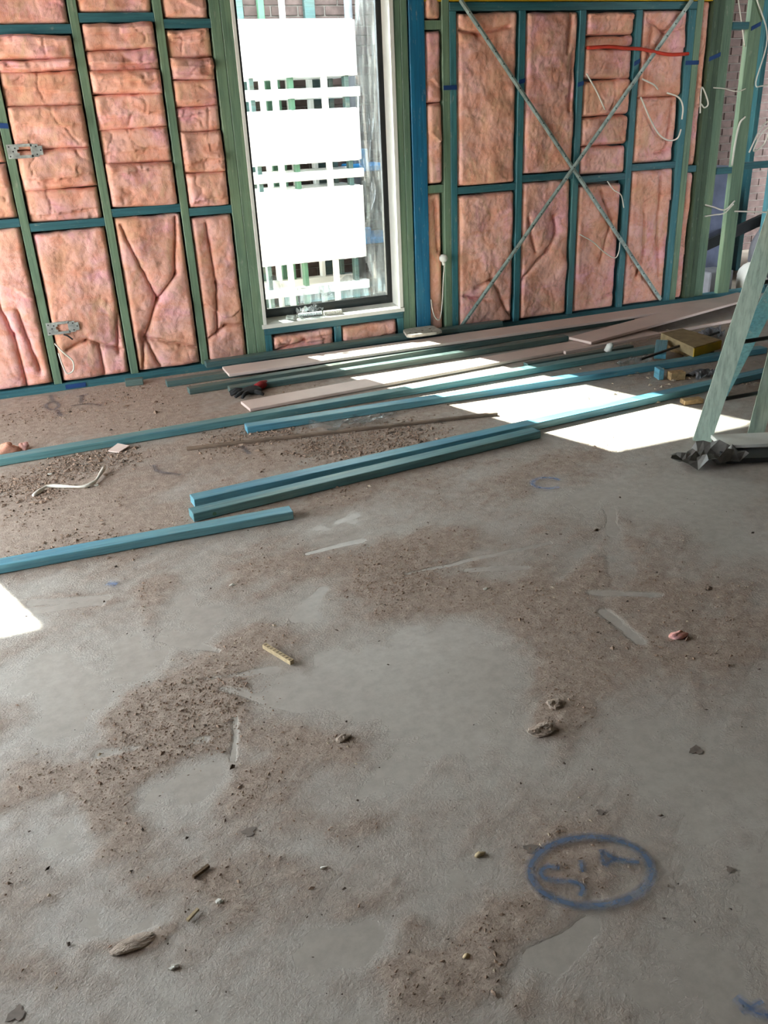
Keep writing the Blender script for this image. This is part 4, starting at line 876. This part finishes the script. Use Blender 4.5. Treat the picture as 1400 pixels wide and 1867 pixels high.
for k, (x, y, r, lb) in enumerate(((1.150, 2.172, .010, 'white chip on the wide dust patch'), (-.025, 1.180, .009, 'white chip close to the bottom left'), (.388, 2.572, .010, 'white chip below the end of the nearest timber'), (.485, .983, .008, 'pale sliver near the bottom edge'), (.083, 1.293, .009, 'pale chip beside the splinters'),
                               (.304, 1.289, .007, 'pale chip left of the blue ring'), (.618, 1.187, .011, 'pale flake just above left of the blue ring'), (.03, 3.735, .012, 'white chip beside the bent white strip'), (-.16, 3.98, .012, 'white chip in the rubble under the long timber'), (1.72, 2.38, .010, 'dark crumb on the right-hand concrete'))):
    lump('plaster_chip', lb, 'chip', x, y, (r, r*.6, r*.45), DARKCHIP if 'dark' in lb else WOODCHIP if k in (3, 6) else WHITE, 20+k, nu=8, nv=5, jag=.3)

# loose grit and sawdust: nobody could count it
def grit(name, label, n, size, mat, seed, area, power=1.0, thr=.5, spots=()):
    r_ = np.random.default_rng(seed); mb = MB(); cnt = 0; tries = 0
    while cnt < n and tries < 60:
        tries += 1
        X_ = r_.uniform(area[0], area[1], 4000); Y_ = r_.uniform(area[2], area[3], 4000); p = np.clip(dust_field(X_, Y_)-thr, 0, 1)**power
        for sx, sy, sr in spots: p = p + 1.2*np.exp(-((X_-sx)**2+(Y_-sy)**2)/sr**2)
        keep = (r_.random(4000) < p) & (Y_*0.62 > X_-1.9)
        for x, y in zip(X_[keep], Y_[keep]):
            s = size*math.exp(r_.normal(0, .45)); a = r_.uniform(0, 6.28); el = r_.uniform(.6, 2.2); b = len(mb.v); ca, sa = math.cos(a), math.sin(a)
            z = .0025
            for k in range(4):
                an = k*1.571+r_.uniform(-.5, .5); u, v_ = el*s*math.cos(an), s*math.sin(an); mb.v.append((x+u*ca-v_*sa, y+u*sa+v_*ca, z+r_.uniform(-.0005, .35*s)))
            mb.v.append((x+r_.uniform(-.3, .3)*s, y+r_.uniform(-.3, .3)*s, z+s*r_.uniform(.6, 1.1)))
            mb.f += [(b, b+1, b+4), (b+1, b+2, b+4), (b+2, b+3, b+4), (b+3, b, b+4), (b+3, b+2, b+1, b)]; cnt += 1
            if cnt >= n: break
    tag(mb.build(name, mat, None, (0, 0, 0)), label, 'grit', kind='stuff')
GRITB = mat_plain('brown_grit', lin(160, 136, 118), 0.95, var=0.3, nscale=120, bump=0); GRITD = mat_plain('dark_grit', lin(92, 80, 70), 0.95, var=0.3, nscale=120, bump=0); GRITP = mat_plain('pale_grit', lin(196, 180, 158), 0.9, var=0.2, nscale=120, bump=0)
SP = ((.13, 1.95, .10), (.08, 1.90, .12), (.20, 2.0, .10), (.9, 2.4, .12))
grit('sawdust_grit', 'brown sawdust crumbs strewn over the concrete', 9000, .0016, GRITB, 1, (-.4, 2.6, .7, 3.2), 1.0, .55, SP)
grit('dark_grit', 'scattered dark crumbs on the near concrete', 700, .0017, GRITD, 2, (-.4, 2.4, .7, 3.1), .5, .1)
grit('pale_grit', 'scattered pale wood crumbs on the near concrete', 700, .0018, GRITP, 3, (-.4, 2.4, .7, 3.2), 1.0, .45, SP)
SP2 = ((.0, 4.08, .12), (-.15, 3.98, .12), (.12, 4.06, .12), (-.3, 3.9, .12), (.75, 4.02, .14), (.95, 4.05, .12), (1.45, 3.68, .20), (1.1, 3.70, .15), (-.18, 3.72, .08))
grit('rubble_grit', 'brown rubble crumbs along the long timbers', 6500, .0034, GRITB, 4, (-.6, 3.6, 3.1, 5.3), 1.2, .75, SP2)
grit('dark_rubble', 'dark rubble crumbs along the long timbers', 600, .0036, GRITD, 5, (-.6, 3.0, 3.1, 5.2), 1.0, .85, SP2)
grit('offcut_rubble', 'pale rubble crumbs among the offcuts at the right', 500, .006, GRITP, 6, (2.6, 4.4, 3.5, 4.9), 1.0, .4)
